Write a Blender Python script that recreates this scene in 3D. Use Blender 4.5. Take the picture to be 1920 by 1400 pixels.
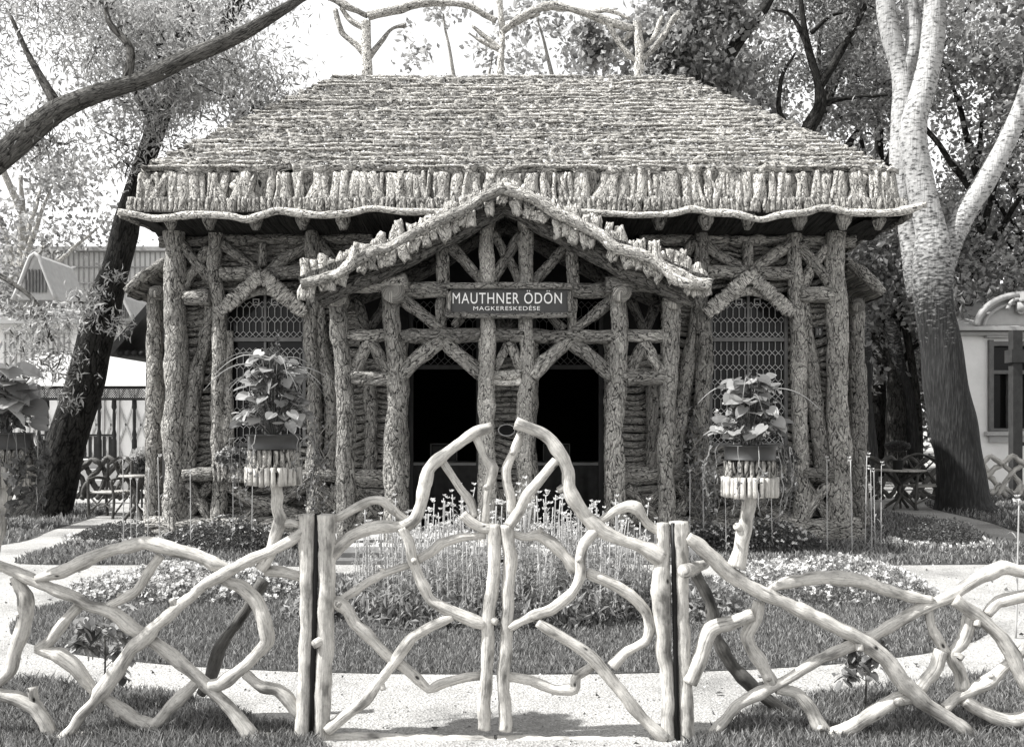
import bpy, math, random
import numpy as np
from mathutils import Vector
R = math.radians
rs = np.random.RandomState(7)
random.seed(7)
scene = bpy.context.scene
for o in list(bpy.data.objects): bpy.data.objects.remove(o)

# ------------------------------------------------------------------ camera
F, HY, CH = 1800.0, 796.0, 1.6          # focal length in photo pixels, horizon row, eye height
cam_d = bpy.data.cameras.new('camera'); cam = bpy.data.objects.new('camera', cam_d)
scene.collection.objects.link(cam); scene.camera = cam
cam.location = (0, 0, CH); cam.rotation_euler = (R(90), 0, 0)
cam_d.sensor_width = 36; cam_d.lens = 36 * F / 1920; cam_d.shift_y = (HY - 700) / 1920
cam_d.clip_start = 0.05; cam_d.clip_end = 2000
scene.render.resolution_x = 1024; scene.render.resolution_y = 746

# ------------------------------------------------------------------ sky and sun
SUN_EL, SUN_AZ = 52, 79                 # azimuth: degrees to the left of straight behind the camera
w = bpy.data.worlds.new('World'); scene.world = w; w.use_nodes = True
nt = w.node_tree; nt.nodes.clear()
sky = nt.nodes.new('ShaderNodeTexSky'); sky.sky_type = 'NISHITA'; sky.sun_disc = False
sky.sun_elevation = R(SUN_EL); sky.sun_rotation = R(180 + SUN_AZ)
sky.dust_density = 0.6
bw = nt.nodes.new('ShaderNodeSeparateColor')          # plate sensitive to blue: the sky counts by its blue light
bg = nt.nodes.new('ShaderNodeBackground'); bg.inputs['Strength'].default_value = 0.13
wo = nt.nodes.new('ShaderNodeOutputWorld')
nt.links.new(sky.outputs[0], bw.inputs[0]); nt.links.new(bw.outputs[2], bg.inputs[0]); nt.links.new(bg.outputs[0], wo.inputs[0])
sd = bpy.data.lights.new('sun', 'SUN'); sd.energy = 4.4; sd.angle = R(1.0); sd.color = (1, 0.995, 0.98)
so = bpy.data.objects.new('sun', sd); scene.collection.objects.link(so)
ce = math.cos(R(SUN_EL))
to_sun = Vector((-math.sin(R(SUN_AZ)) * ce, -math.cos(R(SUN_AZ)) * ce, math.sin(R(SUN_EL))))
so.rotation_euler = to_sun.to_track_quat('Z', 'Y').to_euler(); so.location = to_sun * 40

vs = scene.view_settings
vs.view_transform = 'Standard'; vs.look = 'None'; vs.gamma = 1; vs.exposure = 1.25
scene.render.engine = 'CYCLES'
scene.cycles.max_bounces = 6; scene.cycles.transparent_max_bounces = 6

# ------------------------------------------------------------------ helpers
def P(px, py, Y): return np.array([(px - 960) / F * Y, Y, CH - (py - HY) / F * Y])
def G(px, py):
    Y = CH * F / (py - HY); return np.array([(px - 960) / F * Y, Y])

def vnoise(p, seed=0):
    p = np.asarray(p, float); i = np.floor(p).astype(np.int64); f = p - i; f = f * f * (3 - 2 * f)
    def h(a, b, c):
        n = (a * 374761393 + b * 668265263 + c * 1274126177 + seed * 974711) & 0xffffffff
        n = ((n ^ (n >> 13)) * 1103515245) & 0xffffffff
        n = ((n ^ (n >> 15)) * 2246822519) & 0xffffffff
        return ((n ^ (n >> 16)) & 0xffff) / 65535.0
    x, y, z = i[..., 0], i[..., 1], i[..., 2]; fx, fy, fz = f[..., 0], f[..., 1], f[..., 2]
    r = 0
    for dx in (0, 1):
        for dy in (0, 1):
            for dz in (0, 1):
                r = r + h(x + dx, y + dy, z + dz) * (fx if dx else 1 - fx) * (fy if dy else 1 - fy) * (fz if dz else 1 - fz)
    return r

class MB:
    """collects shapes for ONE mesh object, in world coordinates"""
    def __init__(s): s.V = []; s.Fs = []; s.U = []; s.n = 0
    def add(s, V, Fl, U=None):
        V = np.asarray(V, float).reshape(-1, 3)
        if U is None: U = V[:, [0, 2]]
        if not isinstance(Fl, list): Fl = [Fl]
        s.V.append(V); s.U.append(np.asarray(U, float))
        for f in Fl:
            f = np.asarray(f, np.int64)
            if len(f): s.Fs.append(f + s.n)
        s.n += len(V); return s
    def box(s, c, d, rz=0.0, rx=0.0, ry=0.0):
        q = np.array([[-1,-1,-1],[1,-1,-1],[1,1,-1],[-1,1,-1],[-1,-1,1],[1,-1,1],[1,1,1],[-1,1,1]]) * np.array(d) / 2
        if rx: a = rx; q = q @ np.array([[1,0,0],[0,math.cos(a),math.sin(a)],[0,-math.sin(a),math.cos(a)]])
        if ry: a = ry; q = q @ np.array([[math.cos(a),0,-math.sin(a)],[0,1,0],[math.sin(a),0,math.cos(a)]])
        if rz: a = rz; q = q @ np.array([[math.cos(a),math.sin(a),0],[-math.sin(a),math.cos(a),0],[0,0,1]])
        return s.add(q + np.array(c), np.array([[0,3,2,1],[4,5,6,7],[0,1,5,4],[1,2,6,5],[2,3,7,6],[3,0,4,7]]))
    def quad(s, a, b, c, d): return s.add(np.array([a, b, c, d]), np.array([[0, 1, 2, 3]]))
    def tube(s, pts, rad, **k): return s.add(*tube(pts, rad, **k))
    def grid(s, Pg, Ug=None):
        nu, nv = Pg.shape[:2]; idx = np.arange(nu * nv).reshape(nu, nv)
        f = np.stack([idx[:-1, :-1], idx[1:, :-1], idx[1:, 1:], idx[:-1, 1:]], -1).reshape(-1, 4)
        return s.add(Pg.reshape(-1, 3), f, None if Ug is None else Ug.reshape(-1, 2))
    def lathe(s, c, prof, seg=24, wob=0):
        th = np.linspace(0, 2 * math.pi, seg + 1); pr = np.array(prof, float)
        Pg = np.zeros((len(th), len(pr), 3))
        Pg[..., 0] = c[0] + np.cos(th)[:, None] * pr[:, 0]; Pg[..., 1] = c[1] + np.sin(th)[:, None] * pr[:, 0]
        Pg[..., 2] = c[2] + pr[:, 1]
        U = np.zeros(Pg.shape[:2] + (2,)); U[..., 0] = th[:, None] * max(pr[:, 0]); U[..., 1] = pr[:, 1]
        return s.grid(Pg, U)
    def arrays(s): return np.concatenate(s.V), s.Fs, np.concatenate(s.U)
    def build(s, name, mat, parent=None, smooth=True, origin=None):
        V, Fs, U = s.arrays()
        if parent is not None: org = worg(parent)
        elif origin is not None: org = np.array(origin, float)
        else: org = np.array([(V[:, 0].min() + V[:, 0].max()) / 2, (V[:, 1].min() + V[:, 1].max()) / 2, V[:, 2].min()])
        me = bpy.data.meshes.new(name)
        me.vertices.add(len(V)); me.vertices.foreach_set('co', (V - org).ravel())
        L = np.concatenate([f.ravel() for f in Fs]); tot = np.concatenate([np.full(len(f), f.shape[1]) for f in Fs])
        me.loops.add(len(L)); me.loops.foreach_set('vertex_index', L.astype(np.int32))
        me.polygons.add(len(tot)); st = np.concatenate([[0], np.cumsum(tot)[:-1]])
        me.polygons.foreach_set('loop_start', st.astype(np.int32)); me.polygons.foreach_set('loop_total', tot.astype(np.int32))
        me.polygons.foreach_set('use_smooth', np.full(len(tot), smooth))
        uv = me.uv_layers.new(name='UVMap'); uv.data.foreach_set('uv', U[L].ravel())
        me.update(); me.validate()
        me.materials.append(mat)
        o = bpy.data.objects.new(name, me); scene.collection.objects.link(o)
        if parent is not None: o.parent = parent
        else: o.location = org
        return o
def worg(o):
    v = np.zeros(3)
    while o is not None: v += np.array(o.location); o = o.parent
    return v

def resample(pts, rad, step, stiff=0.0):
    pts = np.asarray(pts, float); n = len(pts); rad = np.asarray(rad, float)
    if rad.ndim == 0: rad = np.full(n, float(rad))
    if len(rad) != n: rad = np.interp(np.linspace(0, 1, n), np.linspace(0, 1, len(rad)), rad)
    out = []; ro = []
    ex = np.vstack([2 * pts[0] - pts[1], pts, 2 * pts[-1] - pts[-2]])
    for i in range(n - 1):
        p0, p1, p2, p3 = ex[i:i + 4]; L = np.linalg.norm(p2 - p1); k = max(1, int(math.ceil(L / step)))
        t = np.arange(k) / k
        t_ = t[:, None]
        q = 0.5 * (2 * p1 + (p2 - p0) * t_ + (2 * p0 - 5 * p1 + 4 * p2 - p3) * t_ ** 2 + (3 * p1 - p0 - 3 * p2 + p3) * t_ ** 3)
        q = q * (1 - stiff) + (p1 * (1 - t_) + p2 * t_) * stiff
        out.append(q); ro.append(rad[i] * (1 - t) + rad[i + 1] * t)
    out.append(pts[-1:]); ro.append(rad[-1:])
    return np.vstack(out), np.concatenate(ro)

_tc = [0]
def tube(pts, rad, seg=12, step=.05, amp=0.0, freq=8.0, low=0.0, lowf=3.0, wob=0.0, flat=None, jag=0.0, cap=True, stretch=.35, dome=.25, ref=None, stiff=0.0):
    """closed branch or log: amp = bark relief, low = slow swelling, wob = crookedness, flat = section squash along the ref axis"""
    _tc[0] += 1; sd_ = _tc[0]
    C, r = resample(pts, rad, step, stiff)
    n = len(C)
    if n < 3:
        t_ = np.linspace(0, 1, 3)[:, None]; C = C[0] * (1 - t_) + C[-1] * t_; r = np.interp([0, .5, 1], [0, 1], [r[0], r[-1]]); n = 3
    d = np.linalg.norm(np.diff(C, axis=0), axis=1); S = np.concatenate([[0], np.cumsum(d)])
    if wob:
        env = np.ones(n)
        for ax in range(3):
            q = np.stack([S * lowf, np.full(n, ax * 7.3), np.full(n, sd_ * 3.1)], -1)
            C[:, ax] += (vnoise(q, sd_) - .5) * 2 * wob * env
    T = np.gradient(C, axis=0); T /= np.linalg.norm(T, axis=1)[:, None] + 1e-9
    if ref is None:
        ref = np.array([0, 1., 0])
        if np.max(np.abs(T[:, 1])) > .85: ref = np.array([0, 0, -1.]) if np.max(np.abs(T[:, 2])) < .85 else np.array([1., .1, .1])
    A = ref - (T @ ref)[:, None] * T; A /= np.linalg.norm(A, axis=1)[:, None] + 1e-9
    B = np.cross(T, A)
    if low:
        q = np.stack([S * lowf * 1.3, np.full(n, 1.7), np.full(n, sd_ * 1.9)], -1)
        r = r * (1 + (vnoise(q, sd_ + 11) - .5) * 2 * low)
    th = np.linspace(0, 2 * math.pi, seg + 1)
    ct, st_ = np.cos(th), np.sin(th)
    rr = np.repeat(r[:, None], seg + 1, 1)
    if amp:
        q = np.zeros((n, seg + 1, 3)); rm = r.mean()
        q[..., 0] = ct * rm * freq; q[..., 1] = st_ * rm * freq; q[..., 2] = S[:, None] * freq * stretch
        q += sd_ * 5.7
        nz = vnoise(q, sd_); nz2 = vnoise(q * 2.3, sd_ + 5)
        rg = 1 - np.abs(nz * 2 - 1) * 2
        rr = rr + amp * (rg * .6 + (nz2 - .5) * .9)
    fa = 1.0 if flat is None else flat
    V = C[:, None] + (A[:, None] * (ct * fa)[None, :, None] + B[:, None] * st_[None, :, None]) * rr[..., None]
    if jag:
        for e, sg in ((0, -1), (n - 1, 1)):
            j = (np.random.RandomState(sd_ + e).rand(seg + 1) - .4) * jag; j[-1] = j[0]
            V[e] += T[e][None] * (j * sg)[:, None]
    U = np.zeros((n, seg + 1, 2)); U[..., 0] = th * r.mean() + sd_ * .37; U[..., 1] = S[:, None] + sd_ * .71
    idx = np.arange(n * (seg + 1)).reshape(n, seg + 1)
    f = np.stack([idx[:-1, :-1], idx[:-1, 1:], idx[1:, 1:], idx[1:, :-1]], -1).reshape(-1, 4)
    V = V.reshape(-1, 3); U = U.reshape(-1, 2); Fl = [f]
    if cap:
        c0 = C[0] - T[0] * r[0] * dome; c1 = C[-1] + T[-1] * r[-1] * dome
        k = len(V); V = np.vstack([V, c0, c1]); U = np.vstack([U, U[0], U[-1]])
        a = idx[0]; b = idx[-1]
        Fl.append(np.stack([np.full(seg, k), a[1:], a[:-1]], -1)); Fl.append(np.stack([np.full(seg, k + 1), b[:-1], b[1:]], -1))
    return V, Fl, U

def root(name, loc, label=None, cat=None, group=None):
    o = bpy.data.objects.new(name, None); o.empty_display_size = .1; scene.collection.objects.link(o); o.location = loc
    if label: tag(o, label, cat, group)
    return o
def tag(o, label=None, cat=None, group=None, kind=None):
    if label: o['label'] = label
    if cat: o['category'] = cat
    if group: o['group'] = group
    if kind: o['kind'] = kind
    return o
def struct(o): o['kind'] = 'structure'; return o
def dup(r, loc=None, rz=None, sc=None, label=None):
    c = r.copy(); scene.collection.objects.link(c)
    if loc is not None: c.location = loc
    if rz is not None: c.rotation_euler = (0, 0, rz)
    if sc is not None: c.scale = (sc, sc, sc) if np.isscalar(sc) else sc
    if label: c['label'] = label
    for ch in r.children:
        d = ch.copy(); scene.collection.objects.link(d); d.parent = c
        for g in ch.children:
            e = g.copy(); scene.collection.objects.link(e); e.parent = d
    return c

# ------------------------------------------------------------------ materials
def mat_base(name):
    m = bpy.data.materials.new(name); m.use_nodes = True; n = m.node_tree; b = n.nodes['Principled BSDF']
    return m, n, b
def g3(v, t=0.0): return (v * (1 + t * .5), v, v * (1 - t), 1)
def N(n, t, **k):
    x = n.nodes.new(t)
    for a, b in k.items(): setattr(x, a, b)
    return x
def ramp(n, src, stops):
    r = N(n, 'ShaderNodeValToRGB'); e = r.color_ramp.elements
    while len(e) < len(stops): e.new(.5)
    for i, (p, v) in enumerate(stops): e[i].position = p; e[i].color = g3(v, .015)
    n.links.new(src, r.inputs[0]); return r
def mulc(n, a, b, fac=1.0, mode='MULTIPLY'):
    m = N(n, 'ShaderNodeMix', data_type='RGBA', blend_type=mode); m.inputs[0].default_value = fac
    n.links.new(a, m.inputs[6]); n.links.new(b, m.inputs[7]); return m.outputs[2]

def mat_bark(name, dark, mid, light, sc=16.0, stretch=.32, bump=.9, dist=.02, crack=.05):
    """rough bark: winding dark fissures along the log, crumbly plates between them"""
    m, n, b = mat_base(name)
    uv = N(n, 'ShaderNodeTexCoord'); mp = N(n, 'ShaderNodeMapping'); mp.inputs['Scale'].default_value = (sc, sc * stretch, sc)
    n.links.new(uv.outputs['UV'], mp.inputs[0])
    def ridge(scale, detail, disto):
        nz = N(n, 'ShaderNodeTexNoise'); nz.inputs['Scale'].default_value = scale; nz.inputs['Detail'].default_value = detail; nz.inputs['Roughness'].default_value = .55; nz.inputs['Distortion'].default_value = disto
        n.links.new(mp.outputs[0], nz.inputs['Vector'])
        s_ = N(n, 'ShaderNodeMath', operation='SUBTRACT'); s_.inputs[1].default_value = .5; n.links.new(nz.outputs['Fac'], s_.inputs[0])
        a_ = N(n, 'ShaderNodeMath', operation='ABSOLUTE'); n.links.new(s_.outputs[0], a_.inputs[0]); return a_
    ra = ridge(1.0, 2, .5); rb = ridge(2.3, 3, .6)
    mnn = N(n, 'ShaderNodeMath', operation='MINIMUM'); n.links.new(ra.outputs[0], mnn.inputs[0])
    rb2 = N(n, 'ShaderNodeMath', operation='MULTIPLY_ADD'); rb2.inputs[1].default_value = 1.2; rb2.inputs[2].default_value = .018; n.links.new(rb.outputs[0], rb2.inputs[0]); n.links.new(rb2.outputs[0], mnn.inputs[1])
    fine = N(n, 'ShaderNodeTexNoise'); fine.inputs['Scale'].default_value = 5.0; fine.inputs['Detail'].default_value = 6; fine.inputs['Roughness'].default_value = .75
    n.links.new(mp.outputs[0], fine.inputs['Vector'])
    r1 = ramp(n, mnn.outputs[0], [(0.004, dark), (crack * .45, mid), (crack * 1.3, light)])
    r2 = ramp(n, fine.outputs['Fac'], [(.3, .45), (.48, .95), (.68, 1.35)])
    col = mulc(n, r1.outputs[0], r2.outputs[0])
    tc = N(n, 'ShaderNodeTexCoord'); big = N(n, 'ShaderNodeTexNoise'); big.inputs['Scale'].default_value = 2.6; big.inputs['Detail'].default_value = 4
    n.links.new(tc.outputs['Object'], big.inputs['Vector'])
    r3 = ramp(n, big.outputs['Fac'], [(.3, .75), (.7, 1.2)])
    col = mulc(n, col, r3.outputs[0])
    oi = N(n, 'ShaderNodeObjectInfo'); r6 = ramp(n, oi.outputs['Random'], [(0, .68), (1, 1.22)]); col = mulc(n, col, r6.outputs[0]); n.links.new(col, b.inputs['Base Color'])
    mn = N(n, 'ShaderNodeMath', operation='MINIMUM'); mn.inputs[1].default_value = .12; n.links.new(mnn.outputs[0], mn.inputs[0])
    m6 = N(n, 'ShaderNodeMath', operation='MULTIPLY'); m6.inputs[1].default_value = 6; n.links.new(mn.outputs[0], m6.inputs[0])
    ma = N(n, 'ShaderNodeMath', operation='MULTIPLY_ADD'); ma.inputs[1].default_value = .7
    n.links.new(fine.outputs['Fac'], ma.inputs[0]); n.links.new(m6.outputs[0], ma.inputs[2])
    bp = N(n, 'ShaderNodeBump'); bp.inputs['Strength'].default_value = bump; bp.inputs['Distance'].default_value = dist
    n.links.new(ma.outputs[0], bp.inputs['Height']); n.links.new(bp.outputs[0], b.inputs['Normal'])
    b.inputs['Roughness'].default_value = .95; b.inputs['Specular IOR Level'].default_value = .15
    return m

def mat_wood(name, lo, hi, sc=22.0):
    """peeled, weathered branch wood: long faint grain, dirt patches, small dark knots"""
    m, n, b = mat_base(name)
    uv = N(n, 'ShaderNodeTexCoord'); mp = N(n, 'ShaderNodeMapping'); mp.inputs['Scale'].default_value = (sc * 3, sc * .14, sc)
    n.links.new(uv.outputs['UV'], mp.inputs[0])
    nz = N(n, 'ShaderNodeTexNoise'); nz.inputs['Scale'].default_value = 1.2; nz.inputs['Detail'].default_value = 5; nz.inputs['Roughness'].default_value = .62; nz.inputs['Distortion'].default_value = .4
    n.links.new(mp.outputs[0], nz.inputs['Vector'])
    r1 = ramp(n, nz.outputs['Fac'], [(.3, lo), (.43, (lo + 2 * hi) / 3), (.6, hi)])
    mp2 = N(n, 'ShaderNodeMapping'); mp2.inputs['Scale'].default_value = (9, 3.2, 1); n.links.new(uv.outputs['UV'], mp2.inputs[0])
    n2 = N(n, 'ShaderNodeTexNoise'); n2.inputs['Scale'].default_value = 1.5; n2.inputs['Detail'].default_value = 5; n.links.new(mp2.outputs[0], n2.inputs['Vector'])
    r2 = ramp(n, n2.outputs['Fac'], [(.34, .36), (.45, .9), (.62, 1.15)])
    mp3 = N(n, 'ShaderNodeMapping'); mp3.inputs['Scale'].default_value = (11, 5.5, 1); n.links.new(uv.outputs['UV'], mp3.inputs[0])
    vo = N(n, 'ShaderNodeTexVoronoi'); vo.inputs['Scale'].default_value = 1; n.links.new(mp3.outputs[0], vo.inputs['Vector'])
    r3 = ramp(n, vo.outputs['Distance'], [(0.05, .06), (.085, .75), (.13, 1.0)])
    mp5 = N(n, 'ShaderNodeMapping'); mp5.inputs['Scale'].default_value = (130, 34, 1); n.links.new(uv.outputs['UV'], mp5.inputs[0])
    n5 = N(n, 'ShaderNodeTexNoise'); n5.inputs['Scale'].default_value = 1; n5.inputs['Detail'].default_value = 6; n5.inputs['Roughness'].default_value = .75; n.links.new(mp5.outputs[0], n5.inputs['Vector'])
    r5 = ramp(n, n5.outputs['Fac'], [(.33, .5), (.45, .92), (.6, 1.1)])
    c = mulc(n, mulc(n, mulc(n, r1.outputs[0], r2.outputs[0]), r3.outputs[0]), r5.outputs[0]); n.links.new(c, b.inputs['Base Color'])
    bp = N(n, 'ShaderNodeBump'); bp.inputs['Strength'].default_value = .9; bp.inputs['Distance'].default_value = .006
    s = N(n, 'ShaderNodeMath', operation='ADD'); n.links.new(nz.outputs['Fac'], s.inputs[0]); n.links.new(r3.outputs[0], s.inputs[1])
    n.links.new(s.outputs[0], bp.inputs['Height']); n.links.new(bp.outputs[0], b.inputs['Normal'])
    b.inputs['Roughness'].default_value = .7; b.inputs['Specular IOR Level'].default_value = .25
    return m

def mat_plain(name, v, rough=.8, var=.25, sc=6.0, bump=0.0, spec=.2, metal=0, tone=.015):
    m, n, b = mat_base(name)
    tc = N(n, 'ShaderNodeTexCoord'); nz = N(n, 'ShaderNodeTexNoise'); nz.inputs['Scale'].default_value = sc; nz.inputs['Detail'].default_value = 6; nz.inputs['Roughness'].default_value = .65
    n.links.new(tc.outputs['Object'], nz.inputs['Vector'])
    r = ramp(n, nz.outputs['Fac'], [(.3, v * (1 - var)), (.7, min(.95, v * (1 + var)))]); n.links.new(r.outputs[0], b.inputs['Base Color'])
    b.inputs['Roughness'].default_value = rough; b.inputs['Specular IOR Level'].default_value = spec; b.inputs['Metallic'].default_value = metal
    if bump:
        bp = N(n, 'ShaderNodeBump'); bp.inputs['Strength'].default_value = bump; bp.inputs['Distance'].default_value = .02
        n.links.new(nz.outputs['Fac'], bp.inputs['Height']); n.links.new(bp.outputs[0], b.inputs['Normal'])
    return m

def mat_leaf(name, lo, hi, trans=.35, rough=.45, spec=.4):
    m, n, b = mat_base(name)
    ge = N(n, 'ShaderNodeNewGeometry'); r = ramp(n, ge.outputs['Random Per Island'], [(0, lo), (.6, (lo + hi) / 2), (1, hi)])
    n.links.new(r.outputs[0], b.inputs['Base Color']); b.inputs['Roughness'].default_value = rough; b.inputs['Specular IOR Level'].default_value = spec
    tr = N(n, 'ShaderNodeBsdfTranslucent'); n.links.new(r.outputs[0], tr.inputs[0])
    mx = N(n, 'ShaderNodeMixShader'); mx.inputs[0].default_value = trans
    out = n.nodes['Material Output']; n.links.new(b.outputs[0], mx.inputs[1]); n.links.new(tr.outputs[0], mx.inputs[2]); n.links.new(mx.outputs[0], out.inputs[0])
    return m

def mat_gravel(name, v):
    m, n, b = mat_base(name)
    tc = N(n, 'ShaderNodeTexCoord')
    vo = N(n, 'ShaderNodeTexVoronoi'); vo.inputs['Scale'].default_value = 75; n.links.new(tc.outputs['Object'], vo.inputs['Vector'])
    r1 = ramp(n, vo.outputs['Color'], [(.0, v * .62), (.5, v), (1, min(.9, v * 1.25))])
    nz = N(n, 'ShaderNodeTexNoise'); nz.inputs['Scale'].default_value = 1.1; nz.inputs['Detail'].default_value = 8; nz.inputs['Roughness'].default_value = .6
    n.links.new(tc.outputs['Object'], nz.inputs['Vector']); r2 = ramp(n, nz.outputs['Fac'], [(.32, .62), (.5, .95), (.65, 1.08)])
    n.links.new(mulc(n, r1.outputs[0], r2.outputs[0]), b.inputs['Base Color'])
    bp = N(n, 'ShaderNodeBump'); bp.inputs['Strength'].default_value = .7; bp.inputs['Distance'].default_value = .012
    n.links.new(vo.outputs['Distance'], bp.inputs['Height']); n.links.new(bp.outputs[0], b.inputs['Normal'])
    b.inputs['Roughness'].default_value = .95; b.inputs['Specular IOR Level'].default_value = .1
    return m

M = {}
M['bark'] = mat_bark('rough_bark', .008, .21, .47, sc=15, stretch=.36, bump=1.0, dist=.045, crack=.045)
M['barkv'] = mat_bark('rough_bark_slabs', .01, .22, .5, sc=18)
M['barkh'] = mat_bark('wall_bark', .008, .27, .52, sc=20, stretch=.3, bump=1.0, dist=.035)
M['barkp'] = mat_bark('pale_bark', .015, .40, .74, sc=18, stretch=.4, bump=1.0, dist=.04, crack=.04)
M['barkd'] = mat_bark('dark_tree_bark', .003, .014, .04, sc=11, stretch=.25)
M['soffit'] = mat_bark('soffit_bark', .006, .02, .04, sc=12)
M['barks'] = mat_bark('shaded_rafter_bark', .006, .06, .16, sc=15, dist=.04)  # rough bark darkened to hold the shade under the porch roof
M['barkg'] = mat_bark('glare_paled_bark', .02, .07, .16, sc=11, stretch=.25)  # tree bark paled to imitate sky glare over the sweeping limb
M['wood'] = mat_wood('peeled_wood', .20, .47, sc=30.0)
M['woodg'] = mat_wood('grey_wood', .16, .34)
M['woodd'] = mat_wood('dark_wood', .03, .09)
M['iron'] = mat_plain('black_iron', .004, .5)
M['tub'] = mat_plain('tin_tub', .018, .45, .5, 9, spec=.5)
M['board'] = mat_plain('sign_board', .035, .4, .3, spec=.4)
M['letter'] = mat_plain('sign_letters', .8, .5, .03)
M['glass'] = mat_plain('dark_glass', .01, .06, .3, 2, spec=.12)
M['lead'] = mat_plain('lead_came', .45, .5, .1)
M['frame'] = mat_plain('window_frame', .12, .6)
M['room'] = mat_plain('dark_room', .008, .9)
M['cloth'] = mat_plain('counter_cloth', .06, .9)
M['gravel'] = mat_gravel('gravel', .31)
M['soil'] = mat_plain('soil', .05, .95, .5, 9, .6)
M['turf'] = mat_plain('turf_soil', .05, .95, .5, 14, .6)
M['grass'] = mat_leaf('grass_blades', .05, .42, .4, .6, .15)
M['moss'] = mat_leaf('roof_moss', .12, .62, .1, .9, .1)
M['pebble'] = mat_leaf('pebble', .12, .6, .0, .9, .1)
M['leafd'] = mat_leaf('dark_leaves', .04, .16, .4, .4, .45)
M['leafm'] = mat_leaf('mid_leaves', .10, .48, .55, .45, .4)
M['leafl'] = mat_leaf('pale_leaves', .15, .5, .5, .5, .3)
M['leafw'] = mat_leaf('willow_leaves', .16, .55, .5, .5, .3)  # silvery leaves, paled further to imitate the glare at upper left
M['petal'] = mat_leaf('white_petals', .4, .7, .3, .6, .1)
M['stalk'] = mat_leaf('flower_stalks', .3, .6, .25, .6, .15)
M['white'] = mat_plain('white_wall', .72, .8, .08, 2)
M['pale'] = mat_plain('pale_trim', .34, .8, .12, 4)
M['slate'] = mat_plain('pale_roof', .34, .8, .12, 5)
M['dwood'] = mat_plain('dark_painted_wood', .03, .6, .3)

# ------------------------------------------------------------------ leaves
def leaves(mb, C, D, size, asp=.45, fold=.15):
    """one bent diamond per leaf. C centres, D unit directions"""
    C = np.asarray(C); n = len(C); D = D / (np.linalg.norm(D, axis=1)[:, None] + 1e-9)
    q = rs.normal(size=(n, 3)); S = np.cross(D, q); S /= np.linalg.norm(S, axis=1)[:, None] + 1e-9; U = np.cross(S, D)
    L = (size * (.6 + .8 * rs.rand(n)))[:, None]
    V = np.stack([C - D * L * .5, C + S * L * asp * .5 + U * L * fold, C + D * L * .5, C - S * L * asp * .5 + U * L * fold], 1)
    mb.add(V.reshape(-1, 3), np.arange(4 * n).reshape(n, 4))
def blob(n, c, r, shell=.5):
    q = rs.normal(size=(n, 3)); q /= np.linalg.norm(q, axis=1)[:, None]
    return np.asarray(c) + q * np.asarray(r) * (shell + (1 - shell) * rs.rand(n, 1))

def in_poly(X, Y, poly):
    poly = np.asarray(poly); c = np.zeros(len(X), bool); j = len(poly) - 1
    for i in range(len(poly)):
        xi, yi = poly[i]; xj, yj = poly[j]
        c ^= ((yi > Y) != (yj > Y)) & (X < (xj - xi) * (Y - yi) / (yj - yi + 1e-12) + xi); j = i
    return c
def smooth_poly(poly, k=6):
    poly = np.asarray(poly, float); n = len(poly); out = []
    for i in range(n):
        p0, p1, p2, p3 = poly[i - 1], poly[i], poly[(i + 1) % n], poly[(i + 2) % n]
        for t in np.arange(k) / k:
            out.append(.5 * (2 * p1 + (p2 - p0) * t + (2 * p0 - 5 * p1 + 4 * p2 - p3) * t * t + (3 * p1 - p0 - 3 * p2 + p3) * t ** 3))
    return np.array(out)

# ================================================================== GROUND
mb = MB(); mb.quad((-300, -60, 0), (300, -60, 0), (300, 500, 0), (-300, 500, 0))
struct(mb.build('gravel_ground', M['gravel'], smooth=False, origin=(0, 0, 0)))

def ell(cx, cy, a, b, n=48, p=2.3):
    t = np.linspace(0, 2 * math.pi, n, endpoint=False)
    return np.stack([cx + a * np.sign(np.cos(t)) * np.abs(np.cos(t)) ** (2 / p), cy + b * np.sign(np.sin(t)) * np.abs(np.sin(t)) ** (2 / p)], 1)
OVAL = ell(-.1, 8.25, 4.0, 2.1)
Gp = lambda L: [G(*p) if len(p) == 2 else (p[0], p[1]) for p in L]
LAWNS = [
    ('lawn', OVAL, 4200, .045, .0036),
    ('lawn', Gp([(-500, 1262), (0, 1278), (150, 1290), (330, 1302), (430, 1328), (490, 1352), (572, 1372), (572, 1480), (-500, 1480)]), 9500, .055, .0030),
    ('lawn', Gp([(1300, 1392), (1350, 1370), (1400, 1340), (1460, 1312), (1560, 1300), (1720, 1288), (1920, 1265), (2400, 1255), (2400, 1480), (1300, 1480)]), 9500, .055, .0030),
    ('lawn', Gp([(40, 1046), (62, 1058), (330, 1059), (610, 1060), (650, 1035, 0), (-1.9, 13.0, 0), (-4.9, 13.2, 0), (275, 985), (150, 1013)][:4]) + [(-2.0, 11.9), (-2.1, 13.0), (-4.9, 13.2), tuple(G(275, 985)), tuple(G(150, 1013))], 650, .06, .010),
    ('lawn', [(1.95, 11.9)] + Gp([(1300, 1060), (1900, 1058), (2150, 1062)]) + [(8.9, 12.0)] + Gp([(1920, 1022), (1800, 990), (1640, 958)]) + [(4.9, 15.5), (4.7, 13.2), (2.0, 13.0)], 650, .06, .010),
    ('lawn', Gp([(-500, 1065), (0, 1022), (100, 993), (190, 965), (205, 950), (60, 943), (-500, 940)]), 220, .07, .014),
    ('lawn', Gp([(1740, 950), (1850, 978), (1950, 1006), (2400, 1075), (2500, 925), (1900, 922), (1760, 933)]), 220, .07, .014)]
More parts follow.
